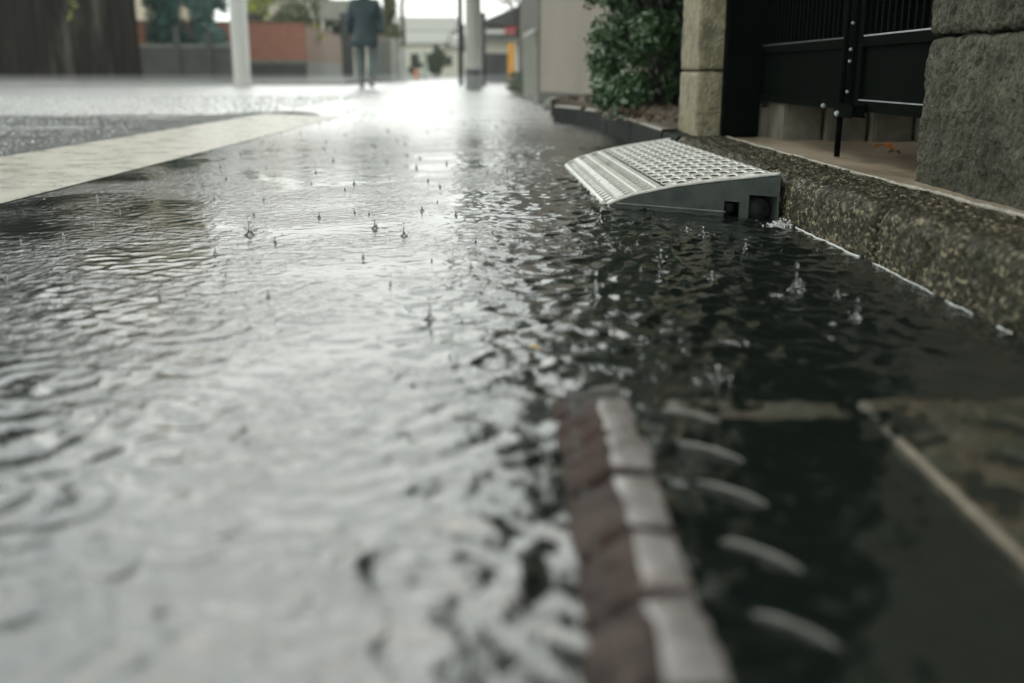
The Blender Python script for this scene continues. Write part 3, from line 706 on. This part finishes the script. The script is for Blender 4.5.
# ------------------------------------------------------------------ splashes
def splash_parts(root, s, seed):
    r = random.Random(seed)
    jet = MB().lathe([(.011,-.001),(.007,.0012),(.0035,.004),(.0018,.009),(.0014,.014),(.0018,.017),(.0,.0185)], n=12).build('water_jet', M['drop'], root, smooth=True)
    for k in range(3):
        dm = MB()
        a = r.uniform(0, 6.28); d = r.uniform(.003, .014) if k else 0; z = r.uniform(.004, .016) if k else .024; q = .0016 if k else .0024
        dm.lathe([(0,-q),(q*.7,-q*.7),(q,0),(q*.7,q*.7),(0,q)], (d*math.cos(a), d*math.sin(a), z), 8)
        dm.build('droplet', M['drop'], root, smooth=True)
first = None
SPL_SHOW = SPL[:12]
labels = 'small raindrop splash standing up from the flooded street'
for i, (x, y, s) in enumerate(SPL):
    if first is None:
        first = empty('rain_splash', (x, y, 0), label=labels, cat='splash', group='raindrop splashes on the flood water')
        splash_parts(first, s, 1); o = first
    else:
        o = first.copy(); COL.objects.link(o); o.location = (x, y, 0)
        for c in first.children:
            q = c.copy(); COL.objects.link(q); q.parent = o
    o.scale = (s, s, s*random.choice((.35, .5, .7, .9, 1.1))); o.rotation_euler.z = random.uniform(0, 6)
# tiny spray drops too many to count
V, Fq = [], []
sp = MB(); r_ = random.Random(5)
for k in range(900):
    y = 1.3+8*r_.random()**1.1; x = r_.uniform(-1.6, .52) if y < 6 else r_.uniform(-3, .2); z = abs(r_.gauss(0, .018))+.002
    q = r_.uniform(.0006, .0013)*(1+.1*y); sp.lathe([(0,-q),(q,0),(0,q)], (x, y, z), 5)
for k in range(230):      # tiny standing jets of freshly struck drops
    y = 1.2+6.5*r_.random()**1.2; x = r_.uniform(-1.3, .5); q = r_.uniform(.25, .6)*(1+.12*y)
    sp.lathe([(.009*q,-.001),(.004*q,.002*q),(.0018*q,.010*q),(.0022*q,.014*q),(0,.016*q)], (x, y, 0), 6)
for k in range(9000):     # drops thrown up all over the wet asphalt
    y = 2.4+9.5*r_.random()**1.1; x = -1.62-abs(r_.gauss(0, .38))*y; z = abs(r_.gauss(0, .010))+.010
    q = r_.uniform(.0015, .0042)*(.6+.16*y); sp.lathe([(0,-q),(q,0),(0,q*1.3)], (x, y, z), 4)
tag(sp.build('rain_spray', M['drop'], smooth=True), 'fine spray of tiny rain droplets just above the water', 'spray', kind='stuff')
# splash of foam where the ramp meets the kerb
cs = MB(); r_ = random.Random(9); cx, cy = ground(780, 226)
for k in range(170):
    a = r_.uniform(0, 6.28); d = abs(r_.gauss(0, .013)); h = r_.uniform(0, .018)*max(.1, 1-d*38)*r_.random(); q = r_.uniform(.0005, .0022)
    cs.lathe([(0,-q),(q*.7,-q*.7),(q,0),(q*.6,q*.7),(0,q)], (cx+d*math.cos(a)*1.5, cy+d*math.sin(a), h), 8)
tag(cs.build('foam_splash', M['foam'], smooth=True), 'white frothy splash at the corner of ramp and kerb', 'splash')

# ------------------------------------------------------------------ beige wall, rocks, slat fence on the right
def wallseg(mb, p0, p1, t, z0, z1, c=0):
    d = Vector((p1[0]-p0[0], p1[1]-p0[1], 0)); n = Vector((d.y, -d.x, 0)).normalized()*t
    c_ = [Vector((*p, 0))+q for p in (p0, p1) for q in (Vector(), n)]
    vs = [(v.x, v.y, z) for v in c_ for z in (z0, z1)]
    mb.add(vs, [(0,1,3,2),(4,6,7,5),(0,4,5,1),(2,3,7,6),(0,2,6,4),(1,5,7,3)]); return mb
w0, w1 = (.78, 6.2), (.245, 9.1)
bw = empty('beige_wall', (0, 0, 0), label='plain beige panel wall standing behind the green bush', cat='wall')
wallseg(MB(), w0, w1, .12, .115, 2.5).build('panel', M['beige'], bw)
wallseg(MB(), (w0[0]-.012, w0[1]), (w1[0]-.012, w1[1]), .16, -.1, .112).build('footing', M['beige_foot'], bw)
wallseg(MB(), (w0[0]-.02, w0[1]), (w1[0]-.02, w1[1]), .17, 2.503, 2.56).build('coping', M['cap'], bw)
r_ = random.Random(2)
for k, (px, py, s, lb) in enumerate([(530,95,.035,'pale edging stone at the far end of the row below the beige wall'), (539,97,.05,'grey edging stone, second from the far end of the row'), (549,97,.045,'small grey edging stone behind the largest edging stone'), (553,103,.065,'largest pale edging stone where the kerb begins'), (567,101,.045,'grey edging stone just past the start of the kerb'), (581,98,.05,'edging stone nearest the green bush')]):
    x, y = ground(px, py, .05); bm = bmesh.new(); bmesh.ops.create_icosphere(bm, subdivisions=3, radius=s)
    for v in bm.verts: v.co = Vector((v.co.x, v.co.y, v.co.z*.8))*(1+fbm(v.co+Vector((k, 0, 0)), .4, 14))
    o = MB().bm(bm).build('edging_stone', M['rock'], smooth=True, loc=(x, y, .045)); tag(o, lb, 'stone', 'edging stones below the beige wall')

sf = empty('slat_fence', (0, 0, 0), label='grey vertical slat fence continuing past the beige wall', cat='fence')
p0, p1 = Vector((.23, 9.2)), Vector((.10, 13.2)); n = 18
for k in range(n):
    a = p0.lerp(p1, k/n); b = p0.lerp(p1, (k+.72)/n); wallseg(MB(), a, b, .03, .1, 2.3).build('slat', M['slat'], sf)
wallseg(MB(), (p0.x+.035, p0.y), (p1.x+.035, p1.y), .03, .3, .36).build('rail', M['slat'], sf); wallseg(MB(), (p0.x+.035, p0.y), (p1.x+.035, p1.y), .03, 1.9, 1.96).build('rail', M['slat'], sf)
gp = empty('garden_gate', (0, 0, 0), label='low pale framed garden gate in front of the slat fence', cat='gate')
for (a, b) in (((.20,9.3),(.20,9.34)), ((.12,10.9),(.12,10.94))): wallseg(MB(), a, b, .04, 0, W(532, 48, 10)[1]).build('gate_post', M['concrete'], gp)
wallseg(MB(), (.195,9.34), (.118,10.9), .03, .62, .66).build('top_rail', M['concrete'], gp)
for k in range(10):
    t = (k+.5)/10; a = (.195-.077*t, 9.34+1.56*t); wallseg(MB(), a, (a[0], a[1]+.02), .02, .05, .62).build('bar', M['concrete'], gp)
low = leaf_cloud([(.18,11.8,.12),(.12,12.6,.15),(.05,13.3,.15)], [(.14,.4,.16)]*3, 700, .03, 31)
tag(np_mesh('low_shrub', low[0], low[1], M['leaf_far'], smooth=False), 'small low green shrub at the foot of the slat fence', 'shrub')

# ------------------------------------------------------------------ left side and background
sheet('pavement', [(-40,24.0),(-3.9,24.0),(-3.9,60),(-40,60)], .088, M['pavement'])
tag(MB().box(-40,-3.88,23.85,24.0,-.1,.1).build('kerb', M['pavement']), kind='structure')
bf = empty('board_fence', (W(40,80,26)[0], 26, .09), label='high dark brown board fence along the left edge', cat='fence')
xa, xb = W(-110, 80, 26)[0]-bf.location.x, W(137, 80, 26)[0]-bf.location.x
n = 26
for k in range(n):
    w = (xb-xa)/n; h = 3.35+.06*math.sin(k*2.3)
    MB().box(xa+k*w, xa+(k+.93)*w, -.03-.02*(k % 2), .0, 0, h).build('board', M['fence_dark'], bf)
MB().box(xa, xb, .002, .08, .0, 3.3).build('backing', M['fence_dark'], bf)
MB().box(xb-.12, xb+.1, -.12, .1, 0, 3.5).build('end_post', M['fence_dark'], bf)
lw = empty('block_wall', (W(185,80,26)[0], 26, .09), label='low dark grey block wall between the board fence and the white pole', cat='wall')
x0, x1 = W(137,80,26)[0]-lw.location.x+.12, W(232,80,26)[0]-lw.location.x
MB().box(x0, x1, 0, .2, 0, .80).build('wall_body', M['wall_dark'], lw)
cp = MB(); cp.box(x0, x1, -.03, .23, .803, .87, .015); cp.build('coping', M['cap'], lw)
for xx_ in (x0+.9, x0+1.7): MB().box(xx_, xx_+.12, -.06, -.003, 0, 1.3).build('post', M['wall_dark'], lw)
X, _ = W(168, 60, 27.5); tree('conifer_shrub', X, 27.5, .09, 3.5, .52, .45, .3, 12000, .055, M['leaf_teal'], 'dark teal conifer behind the low block wall, next to the board fence', 'conifer', seed=4, trunk_r=.06, shape='box', blobs=70)
X, _ = W(207, 60, 27.8); tree('conifer_shrub', X, 27.8, .09, 2.55, .62, .5, .3, 9000, .06, M['leaf_blue'], 'rounded blue green conifer behind the low block wall, nearer the white pole', 'conifer', seed=5, trunk_r=.06, shape='box', blobs=60)
X, _ = W(-66, 60, 31); tree('broadleaf_tree', X, 31, .0, 12.5, 3.2, 2.5, 1.5, 14000, .16, M['leaf_dark'], 'tall dark tree behind the board fence at the left edge', seed=6, trunk_r=.3, blobs=50)
# sprig of bright leaves over the fence
X, Z = W(70, 2, 25.5); V, Fq = leaf_cloud([(0,0,0),(-.12,0,-.28),(.05,0,.3),(.5,0,.5)], [(.13,.12,.16)]*4, 70, .05, 41)
sg = empty('climbing_vine', (X, 25.75, Z), label='yellow green sprig of vine hanging over the dark board fence', cat='vine')
np_mesh('leaves', V, Fq, M['leaf_yellow'], sg, smooth=False); MB().tube([(0,.1,1.2),(.2,.05,.6),(0,0,.1),(-.14,0,-.35)], .012, 6).build('stem', M['bark'], sg)

def house(name, x0, x1, y0, y1, h, wallm, roofm, label, wins=(), rh=1.4, z=0, hip=False):
    cx, cy = (x0+x1)/2, (y0+y1)/2; root = empty(name, (cx, y0, z), label=label, cat='house'); w = (x1-x0)/2; d = y1-y0
    MB().box(-w, w, 0, d, 0, h).build('wall', wallm, root)
    e = .35
    MB().add([(-w-e,-e,h+.003),(w+e,-e,h+.003),(w+e,d+e,h+.003),(-w-e,d+e,h+.003),(-w*.5 if hip else -w-e,d/2,h+rh),(w*.5 if hip else w+e,d/2,h+rh),(-w-e,-e,h-.12),(w+e,-e,h-.12)],
             [(0,1,5,4),(1,2,5),(2,3,4,5),(3,0,4),(6,7,1,0)]).build('roof', roofm, root)
    for (wx, wz, ww, wh) in wins:
        f = MB().box(-w+wx-.06, -w+wx+ww+.06, -.06, -.003, wz-.06, wz+wh+.06).build('window', M['white_post'], root)
        MB().box(-w+wx, -w+wx+ww, -.075, -.062, wz, wz+wh).build('pane', M['window'], f)
    return root
xa, xb = W(-12,60,34)[0], W(128,60,34)[0]
house('house', xa, xb, 34, 42, 8.3, M['tan'], M['dark_roof'], 'tan rendered house rising behind the board fence, next to the dark tree', [(.8,4.6,1.2,1.2),(3.4,4.6,.9,1.2),(.8,1.2,1.4,1.4)], .35)
# brick walls
def brickwall(px0, px1, Y0, Y1, ztop, zbase, m, label):
    xa, xb = W(px0,60,Y0)[0], W(px1,60,Y1)[0]; root = empty('brick_wall', (xa, Y0, .05), label=label, cat='wall')
    ln = math.hypot(xb-xa, Y1-Y0); root.rotation_euler.z = math.atan2(Y1-Y0, xb-xa)
    MB().box(0, ln, 0, .22, 0, zbase-.05).build('concrete_base', M['wall_dark'] if 'red' in label else M['cap'], root)
    MB().box(0, ln, .01, .2, zbase-.048, ztop-.05).build('brickwork', m, root)
    MB().box(-.02, ln+.02, -.02, .24, ztop-.048, ztop+.0).build('coping', M['brick_dull'], root)
    MB().box(-.0, ln, -.03, -.002, zbase-.14, zbase-.04).build('ledge', M['cap'], root)
brickwall(132, 306, 30, 31, W(250,22,30)[1], W(250,60,30)[1], M['brick'], 'red brown brick wall on a dark base right of the white pole')
brickwall(307, 346, 31.2, 42, W(305,26,31)[1], W(305,62,31)[1], M['brick_dull'], 'dull brown brick wall receding towards the person')
wp = empty('white_pole', (*[W(243,87,20.6)[0], 20.6], 0), label='thick white pole standing at the left roadside before the brick wall', cat='pole')
MB().lathe([(.165,-.1),(.165,2.65),(.0,2.652)], n=28).build('shaft', M['pole_white'], wp, smooth=True)
MB().lathe([(.168,2.66),(.17,3.85),(.12,3.95),(0,3.97)], n=28).build('dark_sleeve', M['pole_dark'], wp, smooth=True)
MB().lathe([(.21,-.1),(.21,.03),(.166,.05)], n=28).build('collar', M['concrete'], wp, smooth=True)
# greenery and cream houses behind the brick wall
house('house', W(236,60,44)[0], W(300,60,44)[0], 44, 52, 3.3, M['cream'], M['grey_roof'], 'cream house behind the red brown brick wall', [(.5,2.2,.7,.8)], .3)
house('house', W(318,60,50)[0], W(352,60,50)[0], 50, 58, 2.6, M['cream'], M['grey_roof'], 'small cream house with a grey roof left of the person', [(.2,1.0,.4,.6)], 1.0)
X, _ = W(262,8,40); tree('garden_tree', X, 40, 0, 3.9, .9, .8, 2.2, 500, .12, M['leaf_yellow'], 'sparse yellow green tree over the red brown brick wall beside the white pole', seed=13, trunk_r=.05, blobs=12)
X, _ = W(305,20,41); tree('garden_tree', X, 41, 0, 3.7, 1.6, 1.4, 1.2, 6000, .11, M['leaf_olive'], 'olive green tree behind the join of the two brick walls', seed=14, trunk_r=.09, blobs=26)
X, _ = W(331,20,43); tree('garden_tree', X, 43, 0, 2.9, .6, .6, 1.0, 900, .10, M['leaf_far'], 'small mid green tree over the far end of the dull brick wall', seed=15, trunk_r=.06, blobs=14)
X, Z = W(316,25,34); tree('garden_shrub', X, 34, 0, 1.95, .33, .3, 1.2, 420, .05, M['leaf_yellow'], 'small bright yellow green shrub peeping over the brick wall', 'shrub', seed=16, trunk_r=.03, blobs=8)
cpo = empty('garage_roof', (W(345,10,40)[0], 40, 0), label='flat grey garage roof on posts left of the person', cat='garage')
MB().box(-1.0, .45, 0, 3, 2.25, 2.95).build('roof', M['grey_roof'], cpo)
for x in (-.95, -.15, .3): MB().box(x, x+.1, .1, .2, 0, 2.25).build('post', M['cream'], cpo)
gtp = empty('gate_post', (W(349,80,33)[0], 33, 0), label='dark gate post just left of the person', cat='post')
MB().box(-.17, .17, -.15, .15, -.1, 2.0, .01).build('post_body', M['wall_dark'], gtp); MB().box(-.21,.21,-.19,.19,2.003,2.08,.01).build('cap', M['wall_dark'], gtp)
gw = empty('garden_wall', (W(383,80,34)[0], 34, 0), label='grey garden wall just right of the person', cat='wall')
MB().box(-.35, .30, 0, 1.5, -.1, 1.30).build('wall_body', M['cap'], gw); MB().box(-.38,.33,-.03,1.53,1.303,1.37).build('coping', M['grey_roof'], gw)
X, _ = W(389,50,38); tree('hedge_tree', X, 38, 0, 3.0, .75, .8, .05, 7000, .08, M['leaf_olive'], 'yellowish green hedge tree right of the person', seed=17, trunk_r=.07, blobs=26, shape='cone')
wpo = empty('white_post', (W(402,80,36)[0], 36, 0), label='short white post at the foot of the thin bare tree', cat='post')
MB().box(-.13,.13,-.1,.1,-.1,1.1,.02).build('post_body', M['white_post'], wpo); MB().box(-.15,.15,-.12,.12,1.102,1.16,.01).build('cap', M['white_post'], wpo)
bt = empty('bare_tree', (W(404,80,37)[0], 37, 0), label='thin leafless tree rising behind the short white post', cat='tree')
MB().tube([(0,0,-.1),(.02,0,1.5),(0,0,3.2),(.06,0,4.6),(.1,0,6)], [.09,.075,.06,.045,.02], 8).build('trunk', M['bark'], bt, smooth=True)
br = MB(); r_ = random.Random(8)
for k in range(22):
    z = 2.1+k*.17; a = r_.choice((-1, 1)); l = r_.uniform(.4, 1.2); br.tube([(0,0,z), (a*l*.5, r_.uniform(-.3,.3), z+l*.4), (a*l, r_.uniform(-.5,.5), z+l*.55+.2)], [.022,.014,.006], 5)
br.build('branches', M['bark'], bt)
gpo = empty('street_post', (W(425.5,80,44)[0], 44, 0), label='slim pale green street post beside the rounded far tree', cat='post')
MB().tube([(0,0,-.1),(0,0,1.15)], .075, 10).build('shaft', mat('pale_green_post', (.42,.5,.40)), gpo); MB().tube([(0,0,1.152),(0,0,1.22)], [.09,.05], 10).build('cap', M['white_post'], gpo)
cone = empty('traffic_cone', (W(416,80,40)[0], 40, 0), label='faded orange traffic cone far down the street', cat='traffic cone')
MB().lathe([(.14,.03),(.04,.42),(0,.43)], n=16).build('cone_body', mat('cone_orange', (.75,.25,.12)), cone, smooth=True); MB().box(-.18,.18,-.18,.18,-.05,.03).build('base', M['pole_dark'], cone)
# far houses and trees
sheet('far_street', [(-14,60.0),(6,60.0),(6,110),(-14,110)], -.025, M['asphalt'])
house('house', W(404,60,62)[0], W(440,60,62)[0], 62, 70, 2.0, M['cream'], M['grey_roof'], 'pale low house at the end of the street behind the bare tree', [(.4,.8,.5,.6),(1.3,.8,.5,.6)], .8)
house('house', W(438,60,66)[0], W(466,60,66)[0], 66, 72, 1.9, M['cream'], M['grey_roof'], 'pale far house directly left of the dark utility pole', [(.4,.7,.5,.6)], .7)
house('house', W(380,60,80)[0], W(450,60,80)[0], 80, 88, 3.4, M['cream'], M['grey_roof'], 'faintest pale house furthest down the street', [(1,1.6,.8,.8),(3,1.6,.8,.8)], 1.2)
X, _ = W(436,60,56); tree('round_tree', X, 56, 0, 1.75, .55, .5, .0, 6000, .07, M['leaf_far'], 'rounded dark tree at the end of the street', seed=19, trunk_r=.08, blobs=22)
X, _ = W(417,60,50); tree('round_tree', X, 50, 0, 1.05, .5, .4, .05, 900, .07, M['leaf_far'], 'small far shrub left of the rounded dark tree', 'shrub', seed=20, trunk_r=.05, blobs=12)
dp = empty('utility_pole', (W(461,83,24)[0], 24, 0), label='thin dark utility pole with a meter box left of the concrete pole', cat='pole')
MB().tube([(0,0,-.1),(0,0,6.5)], [.06,.05], 12).build('shaft', M['pole_dark'], dp, smooth=True); MB().box(-.03,.10,-.09,.07,.75,1.35,.01).build('meter_box', M['pole_dark'], dp)
up_ = empty('utility_pole', (W(474,90,17.2)[0], 17.2, 0), label='pale concrete utility pole with a dark banded foot on the right side of the street', cat='pole')
MB().lathe([(.135,.36),(.13,1.2),(.11,6.2),(0,6.2)], n=24).build('shaft', M['concrete'], up_, smooth=True)
MB().lathe([(.142,-.1),(.141,.17),(.139,.19),(.139,.30),(.1355,.355)], n=24).build('banded_foot', M['concrete_dark'], up_, smooth=True)
MB().lathe([(.142,.255),(.143,.26),(.143,.295),(.14,.30)], n=24).build('dark_band', M['pole_dark'], up_, smooth=True)
MB().box(-.12,.13,-.165,-.145,1.46,1.85,.004).build('sign_plate', M['sign_green'], up_)
dp2 = empty('drain_pipe', (W(484,80,22)[0], 22, 0), label='thin dark post right of the concrete utility pole', cat='post')
MB().tube([(0,0,-.1),(0,0,1.45)], .05, 10).build('shaft', M['pole_dark'], dp2, smooth=True); MB().box(-.07,.07,-.07,.07,1.452,1.49,.01).build('cap', M['pole_dark'], dp2)
dp2.name = 'dark_post'
sh = empty('shop_house', (W(503,80,31)[0], 31, 0), label='small house with a dark canopy and a red and white sign board', cat='house')
MB().box(-.75, 1.1, .6, 4, -.1, 1.25).build('wall', M['cream'], sh); MB().box(-.65,.20,.55,.597,0,.85).build('doorway', M['window'], sh)
MB().box(-.85,1.25,-.35,.65,1.255,1.36).build('canopy', M['dark_roof'], sh); MB().box(-.5,.05,-.1,-.03,1.38,1.52).build('white_sign', M['white_post'], sh); MB().box(.06,.9,-.1,-.03,1.38,1.60).build('red_sign', M['red_sign'], sh)
MB().add([(-.9,-.2,1.62),(1.3,-.2,1.62),(1.3,4.2,1.62),(-.9,4.2,1.62),(.9,-.2,2.35),(.9,4.2,2.35)], [(0,1,2,3),(0,4,5,3),(1,2,5,4),(0,1,4),(3,5,2)]).build('roof', M['dark_roof'], sh)
MB().box(-.7,1.1,.55,3.9,1.37,1.618).build('upper_wall', M['red_sign'] if False else M['tan'], sh)
bn = empty('orange_banner', (W(511.5,80,27)[0], 27, 0), label='upright orange banner on a pole in front of the small shop house', cat='banner')
MB().box(-.10,.08,-.01,.01,.10,1.02).build('cloth', M['orange'], bn); MB().tube([(.10,0,-.1),(.10,0,1.06)], .012, 8).build('pole', M['steel'], bn); MB().box(-.1,.2,-.1,.1,-.05,.04,.01).build('base', M['cap'], bn)
X, _ = W(515,20,21); tree('bare_tree', X+.15, 21, 0, 3.6, .75, .6, 1.2, 1500, .05, M['leaf_red'], 'reddish bare twiggy tree above the shop house canopy', seed=23, trunk_r=.07, blobs=26)
X, _ = W(527,20,17); tree('broadleaf_tree', X+.35, 17, 0, 4.8, 1.0, 1.2, .9, 5000, .07, M['leaf_dark'], 'dark tree behind the grey slat fence', seed=24, trunk_r=.1, blobs=34)

# ------------------------------------------------------------------ person walking away
def skin(name, verts, edges, radii, m, parent, roots=(0,), sub=2):
    me = bpy.data.meshes.new(name); me.from_pydata(verts, edges, []); o = bpy.data.objects.new(name, me); COL.objects.link(o); o.parent = parent
    sk = o.modifiers.new('skin', 'SKIN'); sk.use_smooth_shade = True
    if not me.skin_vertices: me.attributes  # layer is created with the modifier below
    bm = bmesh.new(); bm.from_mesh(me); ly = bm.verts.layers.skin.verify(); bm.verts.ensure_lookup_table()
    for i, v in enumerate(bm.verts):
        r = radii[i]; v[ly].radius = r if isinstance(r, tuple) else (r, r); v[ly].use_root = i in roots
    bm.to_mesh(me); bm.free()
    s = o.modifiers.new('sub', 'SUBSURF'); s.levels = s.render_levels = sub
    me.materials.append(m); return o
px_, _ = W(367.5, 88, 18.1)
per = empty('person', (px_, 18.1, .0), label='person in a dark teal hooded jacket and grey trousers walking away down the street', cat='person')
LEG = {-1: [(-.10,0,.93), (-.12,.10,.50), (-.10,-.02,.09), (-.10,.13,.045)], 1: [(.10,0,.93), (.12,.02,.50), (.095,-.20,.13), (.095,-.10,.05)]}
ARM = {-1: [(-.20,0,1.42), (-.255,-.05,1.14), (-.245,.08,.90), (-.24,.11,.82)], 1: [(.20,0,1.42), (.255,.02,1.14), (.25,-.06,.90), (.245,-.06,.82)]}
v = [(0,0,.95),(0,0,1.12),(0,0,1.34),(0,.0,1.47),(0,.01,1.55),(0,.03,1.66),(0,.03,1.73)]; r = [(.14,.11),(.12,.10),(.16,.11),(.07,.07),(.055,.06),(.085,.10),(.06,.07)]
e = [(i, i+1) for i in range(6)]
for s in (-1, 1):
    b = len(v); v += LEG[s]; r += [.085,.058,.04,.032]; e += [(0,b),(b,b+1),(b+1,b+2),(b+2,b+3)]
    b = len(v); v += ARM[s]; r += [.055,.042,.028,(.036,.016)]; e += [(2,b),(b,b+1),(b+1,b+2),(b+2,b+3)]
roots = [0]
for s in (-1, 1):                                  # five fingers per hand, rooted inside the palm
    hx, hy, hz = ARM[s][3]
    for k, (dy, ln) in enumerate(((-.028,.060),(-.010,.072),(.009,.075),(.027,.066))):
        b = len(v); v += [(hx, hy+dy*.6, hz), (hx, hy+dy, hz-ln*.55), (hx-s*.012, hy+dy*1.05, hz-ln*1.05)]; r += [.010,.009,.007]; e += [(b,b+1),(b+1,b+2)]; roots.append(b)
    b = len(v); v += [(hx-s*.005, hy+.02, hz+.03), (hx-s*.02, hy+.045, hz+.0), (hx-s*.025, hy+.05, hz-.03)]; r += [.011,.010,.008]; e += [(b,b+1),(b+1,b+2)]; roots.append(b)
body = skin('body', v, e, r, M['skin'], per, roots)
v = [(0,0,.74),(0,0,.93),(0,-.005,1.15),(0,-.01,1.36),(0,0,1.47)]; r = [(.235,.19),(.24,.19),(.235,.18),(.245,.16),(.14,.13)]; e = [(0,1),(1,2),(2,3),(3,4)]
for s in (-1, 1):
    b = len(v); v += ARM[s][:3]; r += [.10,.095,.07]; e += [(3,b),(b,b+1),(b+1,b+2)]
skin('jacket', v, e, r, M['jacket'], per, (1,))
skin('hood', [(0,-.02,1.48),(0,-.03,1.58),(0,.01,1.68),(0,.02,1.76)], [(0,1),(1,2),(2,3)], [(.12,.12),(.125,.125),(.13,.135),(.085,.09)], M['jacket'], per)
v = [(0,0,.86)]; r = [(.12,.10)]; e = []
for s in (-1, 1):
    b = len(v); v += LEG[s][:3]; r += [.125,.105,.088]; e += [(0,b),(b,b+1),(b+1,b+2)]
skin('trousers', v, e, r, M['trousers'], per)
for s in (-1, 1):
    f0, f1 = Vector(LEG[s][2]), Vector(LEG[s][3])
    skin('shoe', [f0-Vector((0,.03,.04)), f0+(f1-f0)*.5-Vector((0,0,.015)), f1+Vector((0,.03,-.01))], [(0,1),(1,2)], [.05,(.048,.042),(.042,.03)], M['shoe'], per)
skin('hair', [(0,.02,1.66),(0,.02,1.74)], [(0,1)], [(.095,.105),(.075,.085)], M['hair'], per)

# ------------------------------------------------------------------ rain haze
hz = MB().box(-60, 60, -6, 125, -1.2, 16).build('haze', bpy.data.materials.new('haze_air')); tag(hz, 'pale grey rainy air filling the street', 'haze', kind='stuff')
hm = hz.data.materials[0]; hm.use_nodes = True; N = hm.node_tree.nodes; N.clear()
ho = N.new('ShaderNodeOutputMaterial'); pv = N.new('ShaderNodeVolumePrincipled'); pv.inputs['Color'].default_value = (.93,.95,.94,1); pv.inputs['Density'].default_value = .0013
hm.node_tree.links.new(pv.outputs[0], ho.inputs['Volume'])

ms_ = MB().box(-24, 4.5, 6.5, 58, -.2, .24).build('rain_mist', bpy.data.materials.new('mist_air')); tag(ms_, 'low white mist of rain spray hugging the far street', 'mist', kind='stuff')
hm = ms_.data.materials[0]; hm.use_nodes = True; N = hm.node_tree.nodes; N.clear()
ho = N.new('ShaderNodeOutputMaterial'); pv = N.new('ShaderNodeVolumePrincipled'); pv.inputs['Color'].default_value = (.95,.96,.95,1); pv.inputs['Density'].default_value = .011
hm.node_tree.links.new(pv.outputs[0], ho.inputs['Volume'])

# ------------------------------------------------------------------ sky, sun, camera
w = bpy.data.worlds.new('World'); scene.world = w; w.use_nodes = True; N = w.node_tree.nodes; L = w.node_tree.links
bg = N['Background']; sk = N.new('ShaderNodeTexSky'); sk.sky_type = 'NISHITA'; sk.sun_disc = False
SUN_E, SUN_A = R(60), R(-12)
sk.sun_elevation = SUN_E; sk.sun_rotation = SUN_A; sk.dust_density = 6; sk.air_density = 1
tc = N.new('ShaderNodeTexCoord'); no = N.new('ShaderNodeTexNoise'); no.inputs['Scale'].default_value = 2.2; no.inputs['Detail'].default_value = 6
L.new(tc.outputs['Generated'], no.inputs['Vector'])
cr = N.new('ShaderNodeValToRGB'); cr.color_ramp.elements[0].position = .3; cr.color_ramp.elements[1].position = .7
cr.color_ramp.elements[0].color = (.80,.85,.85,1); cr.color_ramp.elements[1].color = (1,1,.985,1)
L.new(no.outputs['Fac'], cr.inputs[0])
sc_ = N.new('ShaderNodeMix'); sc_.data_type = 'RGBA'; sc_.blend_type = 'MULTIPLY'; sc_.inputs[0].default_value = 1
L.new(cr.outputs[0], sc_.inputs[6])
sx = N.new('ShaderNodeSeparateXYZ'); L.new(tc.outputs['Generated'], sx.inputs[0])
mr = N.new('ShaderNodeMapRange'); mr.interpolation_type = 'SMOOTHSTEP'; mr.inputs['From Min'].default_value = -.5; mr.inputs['From Max'].default_value = .85
mr.inputs['To Min'].default_value = 12.0; mr.inputs['To Max'].default_value = 13.0      # the cloud is brightest where the sun is behind it
L.new(sx.outputs['Y'], mr.inputs['Value']); 
me_ = N.new('ShaderNodeValToRGB'); me_.color_ramp.interpolation = 'EASE'; e_ = me_.color_ramp.elements    # cloud brightness by height above the horizon
e_[0].position = 0; e_[0].color = (.74,.74,.70,1); e_[1].position = 1; e_[1].color = (.42,.44,.44,1)
for p_, c_ in ((.07, (1,1,.95)), (.32, (1.0,1.0,.955)), (.41, (.52,.565,.555)), (.54, (.27,.31,.305))):
    q_ = e_.new(p_); q_.color = (*c_, 1)
L.new(sx.outputs['Z'], me_.inputs[0])
mm = N.new('ShaderNodeVectorMath'); mm.operation = 'MULTIPLY'; L.new(mr.outputs[0], mm.inputs[0]); L.new(me_.outputs[0], mm.inputs[1]); L.new(mm.outputs[0], sc_.inputs[7])

mx = N.new('ShaderNodeMix'); mx.data_type = 'RGBA'; mx.inputs[0].default_value = .9
L.new(sk.outputs[0], mx.inputs[6]); L.new(sc_.outputs[2], mx.inputs[7]); L.new(mx.outputs[2], bg.inputs['Color']); bg.inputs['Strength'].default_value = .12
sun = bpy.data.lights.new('sun', 'SUN'); sun.energy = .5; sun.angle = R(70); sun.color = (1, .98, .94)
so = bpy.data.objects.new('sun', sun); COL.objects.link(so)
d = Vector((math.sin(SUN_A)*math.cos(SUN_E), math.cos(SUN_A)*math.cos(SUN_E), math.sin(SUN_E)))
so.rotation_euler = (-d).to_track_quat('-Z', 'Y').to_euler()

cam = bpy.data.cameras.new('camera'); co = bpy.data.objects.new('camera', cam); COL.objects.link(co); scene.camera = co
cam.sensor_width = 36; cam.lens = F*36/1024; cam.clip_start = .02; cam.clip_end = 1000
co.location = (0, 0, CAM_H); co.rotation_euler = (R(90)-PITCH, 0, 0)
cam.dof.use_dof = True; cam.dof.focus_distance = 1.85; cam.dof.aperture_fstop = 2.8
scene.view_settings.view_transform = 'Standard'; scene.view_settings.look = 'None'; scene.view_settings.gamma = 1
scene.view_settings.exposure = .68
scene.cycles.volume_max_steps = 64
scene.cycles.max_bounces = 8; scene.cycles.transparent_max_bounces = 8
